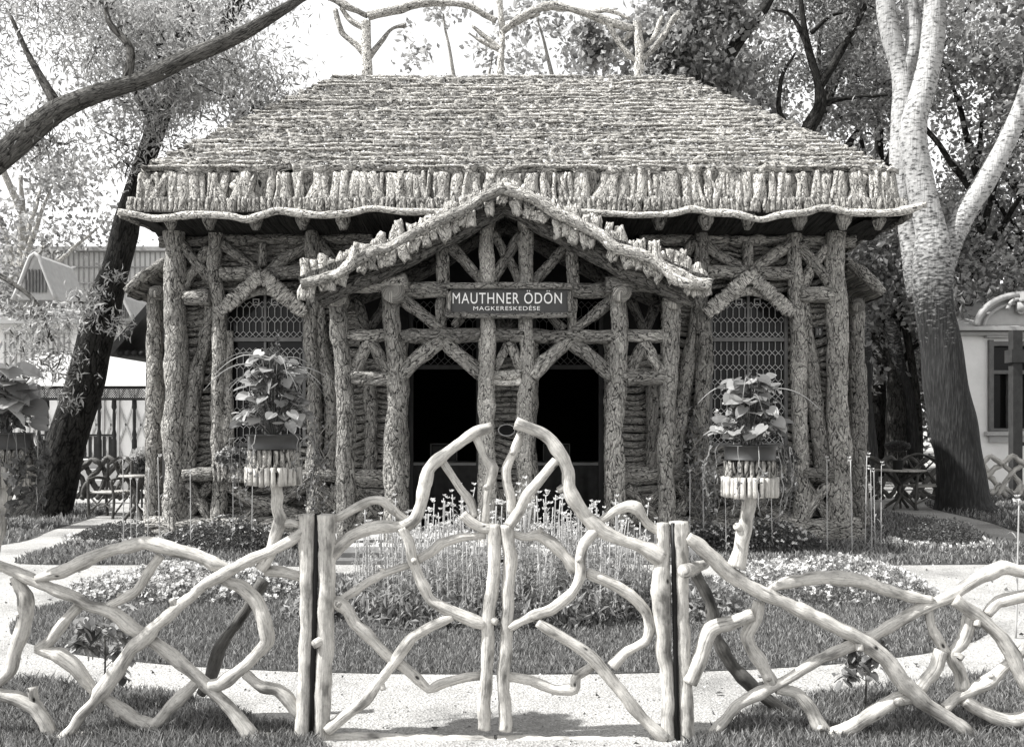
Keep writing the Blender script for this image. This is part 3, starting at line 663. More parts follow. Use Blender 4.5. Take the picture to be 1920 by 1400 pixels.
# hipped roof in ragged courses
B = [(-4.83, 12.78), (4.98, 12.78), (4.98, 20.7), (-4.83, 20.7)]; T_ = [(-2.85, 16.0), (2.75, 16.0), (2.75, 17.6), (-2.85, 17.6)]; zb, zt = 4.95, 7.36
mb = MB(); moss = MB(); edge = MB(); rows = 26
for k in range(4):
    b0, b1 = np.array(B[k]), np.array(B[(k + 1) % 4]); t0, t1 = np.array(T_[k]), np.array(T_[(k + 1) % 4])
    front = k == 0; nin = np.array([t0 - b0 + t1 - b1]).ravel(); nin /= np.linalg.norm(nin); run = np.linalg.norm(((t0 + t1) - (b0 + b1)) / 2); sl = math.atan2(zt - zb, run)
    nrm = np.array([-nin[0] * math.sin(sl), -nin[1] * math.sin(sl), math.cos(sl)])
    def pt(u, v): 
        lo_ = b0 + (b1 - b0) * u[..., None]; hi_ = t0 + (t1 - t0) * u[..., None]; o_ = np.zeros(u.shape + (3,))
        o_[..., :2] = lo_ * (1 - v[..., None]) + hi_ * v[..., None]; o_[..., 2] = zb + (zt - zb) * v; return o_
    for r_ in range(rows):
        vv = r_ / rows; L = np.linalg.norm((b1 - b0) * (1 - vv) + (t1 - t0) * vv); nu = max(8, int(L / (.028 if front else .08)))
        u = np.linspace(-.012, 1.012, nu); xs = u * L; q = lambda f, s_: vnoise(np.stack([xs * f, np.full(nu, r_ * 3.7), np.full(nu, k * 9.1)], 1), s_)
        rag = (q(2.2, 31) - .5) * .030 + (q(13, 32) - .5) * .030; lip = .050 + .045 * q(7, 33) + .03 * q(24, 34)
        dv = np.array([0.0, 0.002, .30, .75, 1.35]) / rows; off = np.array([-.03, 1.0, .95, .5, .0])
        g_ = np.zeros((nu, 5, 3)); 
        for c_ in range(5):
            v_ = vv + dv[c_] + rag * (1 - c_ * .2); fine_ = vnoise(np.stack([xs * 26, np.full(nu, r_ * 5.1), np.full(nu, c_ * 2.3)], 1), 35)
            g_[:, c_] = pt(u, v_) + nrm * (lip * off[c_] + (.035 * (fine_ - .4) if c_ in (1, 2, 3) else 0))[:, None]
        U = np.zeros((nu, 5, 2)); U[..., 1] = xs[:, None]; U[..., 0] = np.array([0, .05, .1, .18, .28])[None] + r_ * .31; mb.grid(g_, U)
        n = int(L * (70 if front else 14) * (1 - .2 * vv)); uu = rs.rand(n); v2 = vv + (.05 + .75 * rs.rand(n)) / rows; C = pt(uu, v2) + nrm * (.055 + .035 * rs.rand(n, 1))
        D = rs.normal(0, 1, (n, 3)); D -= (D @ nrm)[:, None] * nrm * .6; D[:, 2] *= .6; leaves(moss, C, D, .045, .6, .15)
        if front:
            x0 = -.15 * rs.rand(); LL = L + .1 * rs.rand()
            while x0 < LL:
                x1 = min(LL, x0 + .3 + 1.2 * rs.rand())
                if rs.rand() < .55:
                    uu = np.linspace(x0, x1, 5) / L; ps = pt(uu, np.full(5, vv + .1 / rows)) + nrm * .085 + rs.normal(0, .006, (5, 3)); edge.tube(ps, .010 + .014 * rs.rand(), seg=6, amp=.012, freq=20, jag=.03, step=.06, wob=.015, lowf=5)
                x0 = x1 - .04 if x1 < LL else LL + 1
rf = mb.build('roof', M['barkh'], pav)
moss.build('moss', M['moss'], rf, smooth=False); edge.build('course_sticks', M['barkp'], rf)
MB().box(((T_[0][0] + T_[1][0]) / 2, 16.8, zt - .04), (5.5, 1.55, .1)).build('roof_deck', M['barkh'], pav, smooth=False)
# porch gable roof
AP = np.array([px2(946, 11.3), 0, pz2(356, 11.3)]); EL = np.array([px2(560, 11.3), 0, pz2(528, 11.3)]); ER = np.array([px2(1338, 11.3), 0, pz2(530, 11.3)])
for E, s in ((EL, -1), (ER, 1)):
    d = E - AP; L = np.linalg.norm(d); d /= L; nrm = np.array([-d[2] * s, 0, d[0] * s]); nrm = nrm if nrm[2] > 0 else -nrm
    n_ = 40; g_ = np.zeros((n_, 30, 3)); ts = np.linspace(0, L, n_); ys = np.linspace(11.38, 13.6, 30)
    g_[:] = AP + d * ts[:, None, None]; g_[..., 1] = ys[None]
    sag = .05 * np.sin(ts / L * math.pi)[:, None]; g_[..., 2] -= sag
    top = g_ + nrm * (.05 + .05 * vnoise(g_ * 9, 5))[..., None]; bot = g_ - nrm * .05
    mb = MB(); mb.grid(top); mb.grid(bot[:, ::-1]); mb.grid(np.stack([top[:, 0], bot[:, 0]], 1)); mb.grid(np.stack([top[-1], bot[-1]], 0))
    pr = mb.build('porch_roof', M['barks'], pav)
    ed = MB(); x = 0
    while x < L - .02:                                                  # slabs lying up the slope, standing above and below the front edge
        wd = .07 + .08 * rs.rand(); c = AP + d * x; c[2] -= .05 * math.sin(x / L * math.pi)
        hh = .13 + .14 * rs.rand() * (1 if x > L * .25 else .5)
        chip(ed, c + np.array([0, 11.44, 0]), (rs.normal(0, .12), -.02, 1), hh, wd, .03, jag=.06, seg=8, amp=.022)
        if rs.rand() < .85: chip(ed, c + np.array([0, 11.36, -.05]), (rs.normal(0, .25), 0, -1), .10 + .09 * rs.rand(), wd * .95, .03, jag=.06, seg=8, amp=.02)
        for q in range(5):
            yy = 11.6 + q * .32 + .1 * rs.rand(); chip(ed, c + np.array([0, yy, .03]), nrm * .6 + np.array([0, .7, 0]), .18, wd * 1.1, .025, jag=.04, seg=6)
        x += wd * .92
    ed.build('bark_slabs', M['barkp'], pr)
bz = [(946, 352), (925, 362), (890, 378), (858, 398), (822, 412), (790, 430), (758, 447), (728, 465), (700, 470), (664, 492), (640, 510), (600, 524), (566, 532)]
log(bz, [22] + [20] * 11 + [18], 11.27, mat='barkp', name='bargeboard', wob=.012, amp=.02)
bz = [(946, 352), (975, 362), (1010, 378), (1040, 398), (1075, 415), (1105, 432), (1130, 445), (1148, 462), (1180, 472), (1215, 485), (1240, 500), (1265, 510), (1300, 528), (1330, 534)]
log(bz, [22] + [21] * 12 + [20], 11.27, mat='barkp', name='bargeboard', wob=.012, amp=.02)
log([(668, 455), (664, 478), (652, 500), (622, 520)], [12, 16, 18, 14], 11.2, mat='barkp', name='bargeboard', wob=.01)
log([(1232, 452), (1236, 485), (1262, 520), (1300, 536)], [12, 16, 18, 14], 11.22, mat='barkp', name='bargeboard', wob=.01)

# rustic cresting of branches on top of the roof
YR = 16.3
for pts, wd in [([(690, 152), (688, 95), (686, 40)], [26, 22, 18]), ([(940, 165), (940, 80), (938, -60)], [17, 16, 13]), ([(1198, 152), (1197, 95), (1194, 40)], [24, 20, 15])]:
    log(pts, np.array(wd) * .78, YR, mat='barkp', name='cresting_post')
for pts, wd in [([(690, 112), (668, 85), (640, 60), (628, 20)], [14, 12, 9]), ([(688, 110), (712, 80), (735, 55), (760, 48)], [14, 11, 7]), ([(688, 60), (660, 40), (640, 14)], [13, 8]),
                ([(690, 30), (740, 18), (800, 6), (870, 12), (930, 40)], [18, 20, 16, 12]), ([(945, 55), (980, 30), (1030, 12), (1090, 25), (1150, 45), (1200, 55)], [14, 16, 20, 18, 14]),
                ([(938, 95), (910, 70), (885, 50)], [12, 8]), ([(942, 60), (975, 38), (1010, 25)], [13, 10]), ([(938, 95), (905, 78), (880, 62)], [10, 7]),
                ([(1196, 118), (1165, 90), (1150, 60), (1135, 40)], [14, 12, 9]), ([(1198, 115), (1230, 85), (1255, 45), (1275, 25)], [15, 13, 9]), ([(1198, 100), (1225, 70), (1240, 30)], [13, 8]),
                ([(1170, 78), (1185, 60), (1210, 58)], [12, 8]), ([(1095, 25), (1140, 20), (1180, 35)], [12, 8]), ([(560, 5), (600, -10), (690, 30)], [16, 14])]:
    log(pts, np.array(wd) * .78, YR, mat='barkp', name='cresting_branch')

# ---- signs and fittings (things of their own)
sg = root('sign', tuple(P(955, 598, 11.75)), 'dark shop signboard with pale capital lettering in a rough log frame over the porch', 'sign')
a, b_ = P(844, 541, 11.76), P(1068, 588, 11.76)
MB().box(((a[0] + b_[0]) / 2, 11.8, (a[2] + b_[2]) / 2), (b_[0] - a[0], .04, a[2] - b_[2])).build('board', M['board'], sg, smooth=False)
for pts, wd in [([(838, 537), (955, 535), (1072, 536)], 12), ([(836, 590), (955, 592), (1074, 590)], 11), ([(843, 548), (842, 584)], 8), ([(1069, 548), (1068, 584)], 9)]:
    log(pts, wd, 11.74, mat='bark', name='frame_log', par=sg, amp=.012, wob=.01)
def text(body, cx, cz, Y, width, height, name, par, mat, depth=.006):
    cu = bpy.data.curves.new(name, 'FONT'); cu.body = body; cu.align_x = 'CENTER'; cu.align_y = 'CENTER'; cu.size = 1; cu.extrude = .02; cu.space_character = 1.12
    o = bpy.data.objects.new(name, cu); scene.collection.objects.link(o); bpy.context.view_layer.update()
    me = bpy.data.meshes.new_from_object(o.evaluated_get(bpy.context.evaluated_depsgraph_get())); bpy.data.objects.remove(o)
    V = np.array([v.co[:] for v in me.vertices]); lo, hi = V.min(0), V.max(0); c = (lo + hi) / 2
    org = worg(par); W = np.zeros_like(V)
    W[:, 0] = (V[:, 0] - c[0]) / (hi[0] - lo[0]) * width + cx; W[:, 2] = (V[:, 1] - c[1]) / (hi[1] - lo[1]) * height + cz; W[:, 1] = Y - V[:, 2] / .02 * depth
    me.vertices.foreach_set('co', (W - org).ravel()); me.update(); me.name = name; me.materials.clear(); me.materials.append(M[mat])
    o = bpy.data.objects.new(name, me); scene.collection.objects.link(o); o.parent = par; return o
px = 11.77 / F
c = P(951, 556.7, 11.77); text('MAUTHNER ÖDÖN', c[0], c[2], 11.775, 205 * px, 25 * px, 'lettering', sg, 'letter')
c = P(950, 577, 11.77); text('MAGKERESKEDÉSE', c[0], c[2], 11.775, 125 * px, 9.5 * px, 'lettering', sg, 'letter')
pl = root('house_number_plate', tuple(P(1535, 632, 13.5)), 'small dark number plate reading 10 on the bark wall', 'number plate')
c = P(1535, 622, 13.5); MB().box((c[0], 13.5, c[2]), (.11, .02, .15)).build('plate', M['dwood'], pl, smooth=False); text('10', c[0], c[2], 13.488, .06, .09, 'lettering', pl, 'pale', .003)
pl = root('oval_plaque', tuple(P(950, 825, 13.5)), 'dark oval plaque with pale rim between the two doorways', 'plaque')
c = P(950, 806, 13.5); th = np.linspace(0, 2 * math.pi, 33)
mb = MB(); ring = [(c[0] + .11 * math.cos(t), 13.5, c[2] + .075 * math.sin(t)) for t in th[:-1]]
mb.add(np.array(ring), np.arange(32)[None]); mb.build('plate', M['iron'], pl, smooth=False)
MB().tube([(c[0] + .115 * math.cos(t), 13.495, c[2] + .08 * math.sin(t)) for t in th], .008, seg=6, cap=False).build('rim', M['lead'], pl)
# counters draped in cloth inside the doorways
for D, lb in ((DL, 'dark draped counter inside the left doorway'), (DR, 'dark draped counter inside the right doorway')):
    ct = root('shop_counter', ((D[0] + D[1]) / 2, 14.9, .15), lb, 'counter')
    xs = np.linspace(D[0] - .15, D[1] + .15, 60); zs = np.linspace(.16, .98, 12); g_ = np.zeros((60, 12, 3)); g_[..., 0] = xs[:, None]; g_[..., 2] = zs[None]
    g_[..., 1] = 14.7 + .04 * np.sin(xs * 28)[:, None] * np.linspace(1.2, .2, 12)[None]; MB().grid(g_).build('drape', M['cloth'], ct)
    MB().box(((D[0] + D[1]) / 2, 14.98, 1.0), (D[1] - D[0] + .34, .6, .04)).build('counter_top', M['pale'], ct, smooth=False)
    cs = root('display_case', ((D[0] + D[1]) / 2 - .1, 14.9, 1.021), lb.replace('draped counter', 'slanting seed display frame standing on the counter'), 'display case')
    x_, = [(D[0] + D[1]) / 2 - .1]
    m_ = MB()
    for dx in (-.2, .2): m_.box((x_ + dx, 14.9, 1.16), (.02, .02, .27))
    m_.box((x_, 14.9, 1.3), (.42, .02, .02)); m_.box((x_, 14.9, 1.035), (.42, .02, .02)); m_.build('frame', M['frame'], cs, smooth=False)
    MB().box((x_, 14.93, 1.16), (.36, .02, .22)).build('panel', M['cloth'], cs, smooth=False)

# ================================================================== FENCE, GATE
def branch(par, pts, wpx, Y=4.9, dy=0.0, mat='wood', name='branch', **k):
    Yb = Y + dy; r = np.asarray(wpx, float) / 2 / F * Yb; rm = float(np.mean(r))
    kw = dict(seg=18, step=.018, amp=rm * .13, freq=30, low=.20, lowf=12, wob=.006, dome=.12, stretch=.5, stiff=.45); kw.update(k); kn = kw.pop('knots', True)
    mb = MB().tube([P(x, y, Yb) for x, y in pts], r, **kw)
    # cut stubs and knots
    pw = [P(x, y, Yb) for x, y in pts]
    if len(pts) > 4 and kn:
        for q in range(rs.randint(2)):
            i = 1 + rs.randint(len(pts) - 2); c = pw[i]; t_ = pw[i + 1] - pw[i - 1]; t_ /= np.linalg.norm(t_)
            a = rs.rand() * 6.28; nn = np.array([-t_[2], 0, t_[0]]) * math.cos(a) + np.array([0, -1., 0]) * abs(math.sin(a)); nn /= np.linalg.norm(nn)
            mb.tube([c, c + nn * rm * .8, c + nn * rm * (1.35 + .4 * rs.rand()) + t_ * .01], [rm * .8, rm * .62, rm * .5], seg=10, amp=.002, freq=30, step=.012, dome=.05, jag=.003)
    return mb.build(name, M[mat], par)
gy = 4.9
def grp(name, label, cat, x, y=1390):
    c = P(x, y, gy); return root(name, (c[0], gy, 0), label, cat)
fl = grp('branch_fence', 'peeled branch fence panel left of the gate, tallest arch beside its post', 'fence', 280)
fr_ = grp('branch_fence', 'peeled branch fence panel right of the gate with a long log falling from its post', 'fence', 1600)
gl = grp('garden_gate', 'left leaf of the branch gate, its outer stile beside the wide flared post', 'gate', 760)
gr_ = grp('garden_gate', 'right leaf of the branch gate, its outer stile swelling below the top', 'gate', 1100)
# left gate leaf
branch(gl, [(612, 965), (612, 1080), (610, 1200), (606, 1300), (601, 1393)], [35, 33, 32, 31, 26], name='stile', low=.05)
branch(gl, [(925, 985), (926, 1050), (917, 1160), (910, 1280), (907, 1368)], [24, 25, 24, 24, 24], name='stile', low=.08)
LG = [([(923, 799), (893, 809), (861, 831), (824, 860), (804, 880), (796, 912), (789, 945), (779, 971), (755, 988), (722, 986), (690, 990), (662, 1004), (637, 1022), (618, 1040)], [20, 22, 22, 24, 24, 22, 22, 22, 25, 23, 22, 22, 24, 26], 0),
      ([(889, 812), (905, 852), (924, 880), (917, 912), (911, 945), (909, 980)], [14, 15, 22, 18, 15, 16], .02),
      ([(826, 862), (857, 904), (881, 941), (892, 968)], [13, 16, 17, 17], .02), ([(868, 962), (885, 978), (905, 990), (928, 992)], [20, 22, 22, 25], .01),
      ([(618, 978), (662, 953), (694, 939), (716, 939), (739, 957), (762, 975)], [14, 16, 17, 19, 15, 14], .03),
      ([(755, 990), (759, 1000), (767, 1018), (775, 1050), (785, 1085), (804, 1120), (833, 1140), (869, 1156), (908, 1170)], [18, 18, 19, 20, 20, 20, 21, 20, 22], -.01),
      ([(912, 1003), (869, 1006), (827, 1019), (808, 1035), (783, 1048)], [14, 15, 17, 19, 16], .02), ([(770, 1056), (721, 1074), (689, 1093), (656, 1114), (634, 1126)], [14, 15, 15, 16, 15], .02),
      ([(622, 1127), (636, 1130), (650, 1143), (666, 1165), (698, 1198), (724, 1226), (740, 1240)], [20, 28, 22, 22, 21, 20, 18], .01), ([(748, 1242), (779, 1268), (804, 1291), (827, 1281), (865, 1271), (905, 1266)], [19, 18, 17, 17, 16, 17], .02),
      ([(849, 1156), (811, 1172), (772, 1194), (753, 1220), (734, 1249), (711, 1281), (689, 1310), (650, 1339), (612, 1368)], [15, 17, 19, 26, 19, 20, 20, 20, 22], -.02)]
for p, w_, dy in LG: branch(gl, p, w_, dy=dy)
# right gate leaf
branch(gr_, [(950, 985), (957, 1045), (951, 1150), (945, 1260), (947, 1368)], [25, 25, 23, 23, 25], name='stile', low=.1)
branch(gr_, [(1245, 978), (1244, 1040), (1238, 1105), (1244, 1200), (1252, 1300), (1255, 1395)], [22, 24, 38, 29, 26, 25], name='stile', low=.04)
RG = [([(968, 792), (1007, 807), (1035, 827), (1056, 856), (1066, 884), (1066, 912), (1076, 937), (1100, 969), (1129, 994), (1169, 1014), (1206, 1026), (1238, 1044)], [20, 21, 25, 23, 23, 25, 27, 26, 25, 23, 26, 32], 0),
      ([(976, 812), (962, 847), (950, 876), (950, 904), (958, 933), (962, 962)], [17, 17, 20, 17, 16, 16], .02), ([(1043, 862), (1015, 896), (991, 925), (974, 957), (954, 984)], [16, 17, 20, 20, 22], -.01),
      ([(1125, 977), (1153, 957), (1178, 949), (1194, 953), (1210, 977), (1240, 998)], [15, 17, 19, 24, 17, 17], .02), ([(958, 1000), (985, 1006), (1009, 1003), (1035, 1018), (1061, 1046), (1080, 1070)], [13, 15, 20, 22, 22, 20], .02),
      ([(1119, 995), (1096, 1018), (1088, 1046), (1088, 1079), (1070, 1111), (1035, 1140), (996, 1156), (954, 1174)], [18, 19, 20, 20, 20, 20, 18, 19], -.01), ([(1099, 1073), (1138, 1091), (1183, 1114), (1209, 1143), (1217, 1175), (1209, 1201), (1173, 1223), (1149, 1250)], [18, 20, 20, 20, 20, 18, 17, 22], .01),
      ([(1009, 1165), (1045, 1188), (1093, 1220), (1125, 1249), (1173, 1307), (1205, 1345), (1246, 1384)], [17, 22, 22, 21, 22, 22, 24], -.02), ([(948, 1267), (996, 1275), (1041, 1291), (1077, 1291), (1083, 1268), (1113, 1244)], [18, 18, 18, 20, 17, 19], .02)]
for p, w_, dy in RG: branch(gr_, p, w_, dy=dy)
MB().box(P(942, 1051, 4.9), (.085, .012, .014)).build('latch', M['iron'], gr_, smooth=False)
# posts of the fence with iron strips in the hinge gaps
branch(fl, [(577, 963), (578, 1060), (575, 1200), (571, 1300), (569, 1396)], [34, 29, 28, 27, 30], name='post', low=.05, knots=False)
branch(fr_, [(1275, 976), (1276, 1050), (1279, 1150), (1283, 1300), (1288, 1396)], [35, 30, 25, 28, 32], name='post', low=.05)
for f_, a, b_ in ((fl, (595, 962), (583, 1398)), (fr_, (1262, 980), (1270, 1398))):
    MB().tube([P(*a, 4.875), P(*b_, 4.875)], .0125, seg=8, step=.2, dome=0).build('hinge_bar', M['iron'], f_)
LF = [([(-60, 1045), (-10, 1058), (33, 1073), (73, 1093), (117, 1110), (167, 1133), (207, 1147), (253, 1180), (300, 1213), (350, 1250), (383, 1280), (417, 1313), (443, 1343), (480, 1392)], [22] * 6 + [26, 25, 24, 23, 22, 22, 26, 30], .02),
      ([(115, 1388), (160, 1333), (200, 1287), (247, 1217), (287, 1180), (333, 1137), (383, 1097), (433, 1067), (473, 1047), (520, 1027), (570, 995)], [24, 22, 26, 27, 24, 23, 22, 20, 22, 21, 18], -.02),
      ([(68, 1084), (117, 1070), (167, 1047), (217, 1030), (273, 1018), (320, 1027), (367, 1040), (400, 1057), (436, 1069)], [15, 26, 25, 23, 26, 25, 23, 24, 14], 0),
      ([(300, 1042), (277, 1073), (257, 1107), (230, 1123), (200, 1137)], [16, 19, 17, 19, 17], .03), ([(26, 1082), (47, 1117), (48, 1150), (40, 1190), (27, 1227), (20, 1257), (-20, 1290)], [16, 26, 27, 25, 24, 22, 20], .03),
      ([(150, 1134), (120, 1167), (97, 1197), (72, 1217)], [20, 20, 20, 19], .04), ([(68, 1216), (110, 1227), (143, 1250), (163, 1280), (178, 1300)], [20, 29, 27, 24, 16], .04),
      ([(415, 1087), (453, 1100), (483, 1127), (497, 1167), (500, 1203), (477, 1233), (447, 1260), (413, 1283), (392, 1284)], [16, 24, 26, 26, 26, 24, 24, 24, 20], .01),
      ([(192, 1303), (227, 1327), (260, 1350), (290, 1357), (320, 1327), (350, 1297), (370, 1276)], [16, 22, 23, 24, 23, 23, 20], .02), ([(458, 1262), (490, 1287), (520, 1293), (547, 1320), (572, 1352)], [16, 20, 24, 24, 24], .02),
      ([(-60, 1292), (0, 1300), (40, 1313), (67, 1327), (87, 1353), (105, 1390)], [22, 24, 24, 28, 25, 26], .03), ([(65, 1322), (62, 1300), (61, 1288)], [18, 17, 19], .03),
      ([(-60, 1379), (27, 1384), (133, 1377), (233, 1386), (333, 1386)], [16] * 5, .05), ([(350, 1384), (433, 1379), (567, 1380)], [16, 15, 13], .05),
      ([(497, 1068), (529, 1074), (576, 1084)], [20, 19, 17], .03)]
for p, w_, dy in LF: branch(fl, p, w_, dy=dy)
branch(fl, [(493, 1088), (467, 1130), (443, 1170), (410, 1217), (393, 1267), (377, 1300)], [22, 20, 20, 24, 22, 20], Y=5.25, mat='woodd', name='brace', amp=.006)  # strut behind the fence: its shade is put into the dark wood colour
RF = [([(1288, 1004), (1327, 1037), (1365, 1072), (1400, 1097), (1435, 1114), (1494, 1138), (1564, 1173), (1616, 1201), (1662, 1236), (1700, 1285), (1738, 1320), (1794, 1358), (1850, 1408)], [22, 28, 29, 30, 24, 25, 27, 30, 28, 29, 27, 27, 30], -.02),
      ([(1318, 1396), (1351, 1355), (1383, 1320), (1424, 1299), (1466, 1278), (1522, 1243), (1581, 1215), (1634, 1194), (1686, 1163), (1738, 1135), (1791, 1114), (1843, 1079), (1878, 1063), (1925, 1075), (1980, 1100)], [20, 19, 18, 23, 19, 20, 22, 20, 22, 22, 21, 26, 28, 22, 22], .02),
      ([(1436, 1108), (1473, 1093), (1522, 1084), (1581, 1083), (1627, 1093), (1669, 1107), (1707, 1117), (1748, 1124)], [14, 22, 25, 26, 24, 21, 20, 15], 0),
      ([(1290, 1278), (1309, 1240), (1334, 1180), (1369, 1166), (1412, 1150)], [30, 30, 30, 26, 22], -.01), ([(1424, 1128), (1417, 1159), (1400, 1191), (1414, 1222), (1438, 1264), (1452, 1286)], [20, 23, 25, 24, 23, 24], .03),
      ([(1454, 1291), (1494, 1299), (1519, 1327), (1536, 1358), (1556, 1380)], [18, 21, 24, 26, 26], .03), ([(1552, 1380), (1599, 1362), (1641, 1334), (1679, 1313), (1712, 1306)], [26, 26, 27, 29, 27], .02),
      ([(1738, 1145), (1752, 1187), (1775, 1224)], [17, 19, 20], .03), ([(1766, 1220), (1749, 1261), (1726, 1290)], [26, 24, 24], .01), ([(1819, 1157), (1805, 1201), (1786, 1226), (1798, 1257), (1806, 1292)], [26, 23, 20, 24, 24], .03),
      ([(1788, 1122), (1836, 1156), (1878, 1194), (1906, 1247), (1930, 1290), (1975, 1330)], [22, 24, 24, 26, 25, 25], .0), ([(1850, 1150), (1871, 1128), (1923, 1117), (1975, 1125)], [20, 25, 24, 22], .02),
      ([(1770, 1327), (1808, 1302), (1857, 1274), (1892, 1243), (1935, 1200)], [18, 23, 24, 20, 20], .02), ([(1806, 1312), (1843, 1334), (1885, 1351), (1923, 1348), (1980, 1335)], [20, 24, 24, 28, 24], .02),
      ([(1337, 1396), (1459, 1385), (1564, 1394), (1640, 1396)], [12, 14, 14, 12], .05)]
for p, w_, dy in RF: branch(fr_, p, w_, dy=dy)
branch(fr_, [(1302, 1072), (1330, 1125), (1344, 1194), (1372, 1247), (1417, 1292), (1459, 1325), (1495, 1345)], [22, 22, 22, 25, 24, 24, 22], Y=5.25, mat='woodd', name='brace', amp=.006)  # dark wood colour stands for the shade on this strut too
q0, q1 = P(1322, 1058, 5.15), P(1283, 1070, 4.78)
MB().tube([q0, (q0 + q1) / 2, q1], [.026, .03, .034], seg=14, step=.02, amp=.004, dome=.02).build('cut_log', M['wood'], fr_)
# sill logs under the gate
sl = root('gate_sill', (P(930, 1392, 4.9)[0], 4.9, 0), 'weathered sill log lying across the gateway under both gate leaves', 'sill')
branch(sl, [(575, 1392), (640, 1385), (780, 1388), (928, 1390)], [16, 22, 24, 24], name='log', dy=.0)
branch(sl, [(932, 1390), (1080, 1392), (1240, 1398), (1310, 1400)], [23, 24, 26, 20], name='log', dy=.0)
MB().tube([P(928, 1377, 4.885), P(927, 1400, 4.885)], .003, seg=6).build('staple', M['iron'], sl)

# ================================================================== PLANTERS
def planter(cx, ytub0, ytub1, yup1, ylow0, ylow1, stem, stemw, label, Y=4.9, tilt=0.0, rw=52):
    c = P(cx, ylow1, Y); o = root('planter_stand', (c[0], Y, c[2]), label, 'planter'); s = Y / F
    if stem:
        branch(o, stem, stemw, Y=Y, name='stem')
    def ring(n, r, y0, y1, wd, mat, nm, jg):
        mb = MB(); za, zb_ = pz2(y0, Y), pz2(y1, Y)
        for i in range(n):
            a = 2 * math.pi * (i + .3 * rs.rand()) / n; x, y_ = c[0] + math.cos(a) * r * s, Y + math.sin(a) * r * s
            j0, j1 = rs.normal(0, jg, 2)
            mb.tube([(x, y_, zb_ + j0), (x, y_, za + j1)], wd * s * (.85 + .3 * rs.rand()), seg=8, step=.03, amp=.0025, freq=40, jag=.003, dome=.2)
        mb.build(nm, M[mat], o)
    ring(27, rw - 4, ylow0, ylow1, 5.0, 'wood', 'lower_stick_ring', .003)
    ring(25, rw - 9, ytub1, ylow0 + 8, 4.8, 'bark', 'upper_stick_ring', .003)
    zt, zb_ = pz2(ytub0, Y), pz2(ytub1, Y)
    mb = MB(); mb.lathe((c[0], Y, zb_), [(.0, .004), ((rw - 6) * s, .002), ((rw - 3) * s, .0), ((rw - 5) * s, .006), ((rw - 4) * s, zt - zb_ - .006), ((rw + 1) * s, zt - zb_), ((rw - 4) * s, zt - zb_ + .003), ((rw - 9) * s, zt - zb_ - .02), (0, zt - zb_ - .02)], 40)
    t = mb.build('tub', M['tub'], o)
    MB().lathe((c[0], Y, pz2(ylow1 - 8, Y)), [(0, 0), ((rw - 8) * s, 0), ((rw - 8) * s, .02), (0, .02)], 24).build('basket_floor', M['woodd'], o)
    return c[0], zt
xa, za = planter(513, 815, 842, 880, 876, 908, [(486, 1066), (497, 1051), (510, 1031), (517, 1003), (526, 974), (521, 951), (516, 905)], [24, 26, 22, 22, 24, 20, 18], 'stick-clad planter with dark tin tub on a crooked branch left of the gate')
branch([o for o in bpy.data.objects if o.name.startswith('planter_stand')][-1], [(530, 980), (545, 978), (560, 984)], [14, 13, 12], name='fork')
xb, zb2 = planter(1406, 835, 862, 898, 894, 930, [(1379, 1064), (1388, 1030), (1397, 992), (1402, 955), (1406, 925)], [30, 26, 26, 27, 28], 'stick-clad planter with dark tin tub on a stout pole right of the gate')
xc_, zc = planter(10, 812, 842, 880, 874, 910, [(-20, 1060), (-5, 1000), (6, 950), (10, 905)], [24, 24, 22, 20], 'ivy-grown stick-clad planter cut by the left edge of the picture')

def heart_leaf(mb, c, d, up, L, W):
    """broad veined leaf: 2x5 ribbon halves folded along the midrib"""
    d = d / np.linalg.norm(d); s = np.cross(d, up); s /= np.linalg.norm(s) + 1e-9; u = np.cross(s, d)
    t = np.array([-.14, .0, .2, .45, .7, .88, 1.0]); w_ = np.array([.2, .46, .56, .52, .36, .16, 0.0]); dr = -.25 * t ** 2
    mid = c + d * (t * L)[:, None] + u * (dr * L)[:, None]
    mid[0] = c + d * .04 * L
    e1 = c + d * (t * L)[:, None] + u * (dr * L + .08 * L)[:, None] + s * (w_ * W)[:, None]; e2 = c + d * (t * L)[:, None] + u * (dr * L + .08 * L)[:, None] - s * (w_ * W)[:, None]
    V = np.concatenate([mid, e1, e2]); n = len(t); i = np.arange(n - 1)
    mb.add(V, np.concatenate([np.stack([i, i + 1, n + i + 1, n + i], 1), np.stack([i + 1, i, 2 * n + i, 2 * n + i + 1], 1)]))
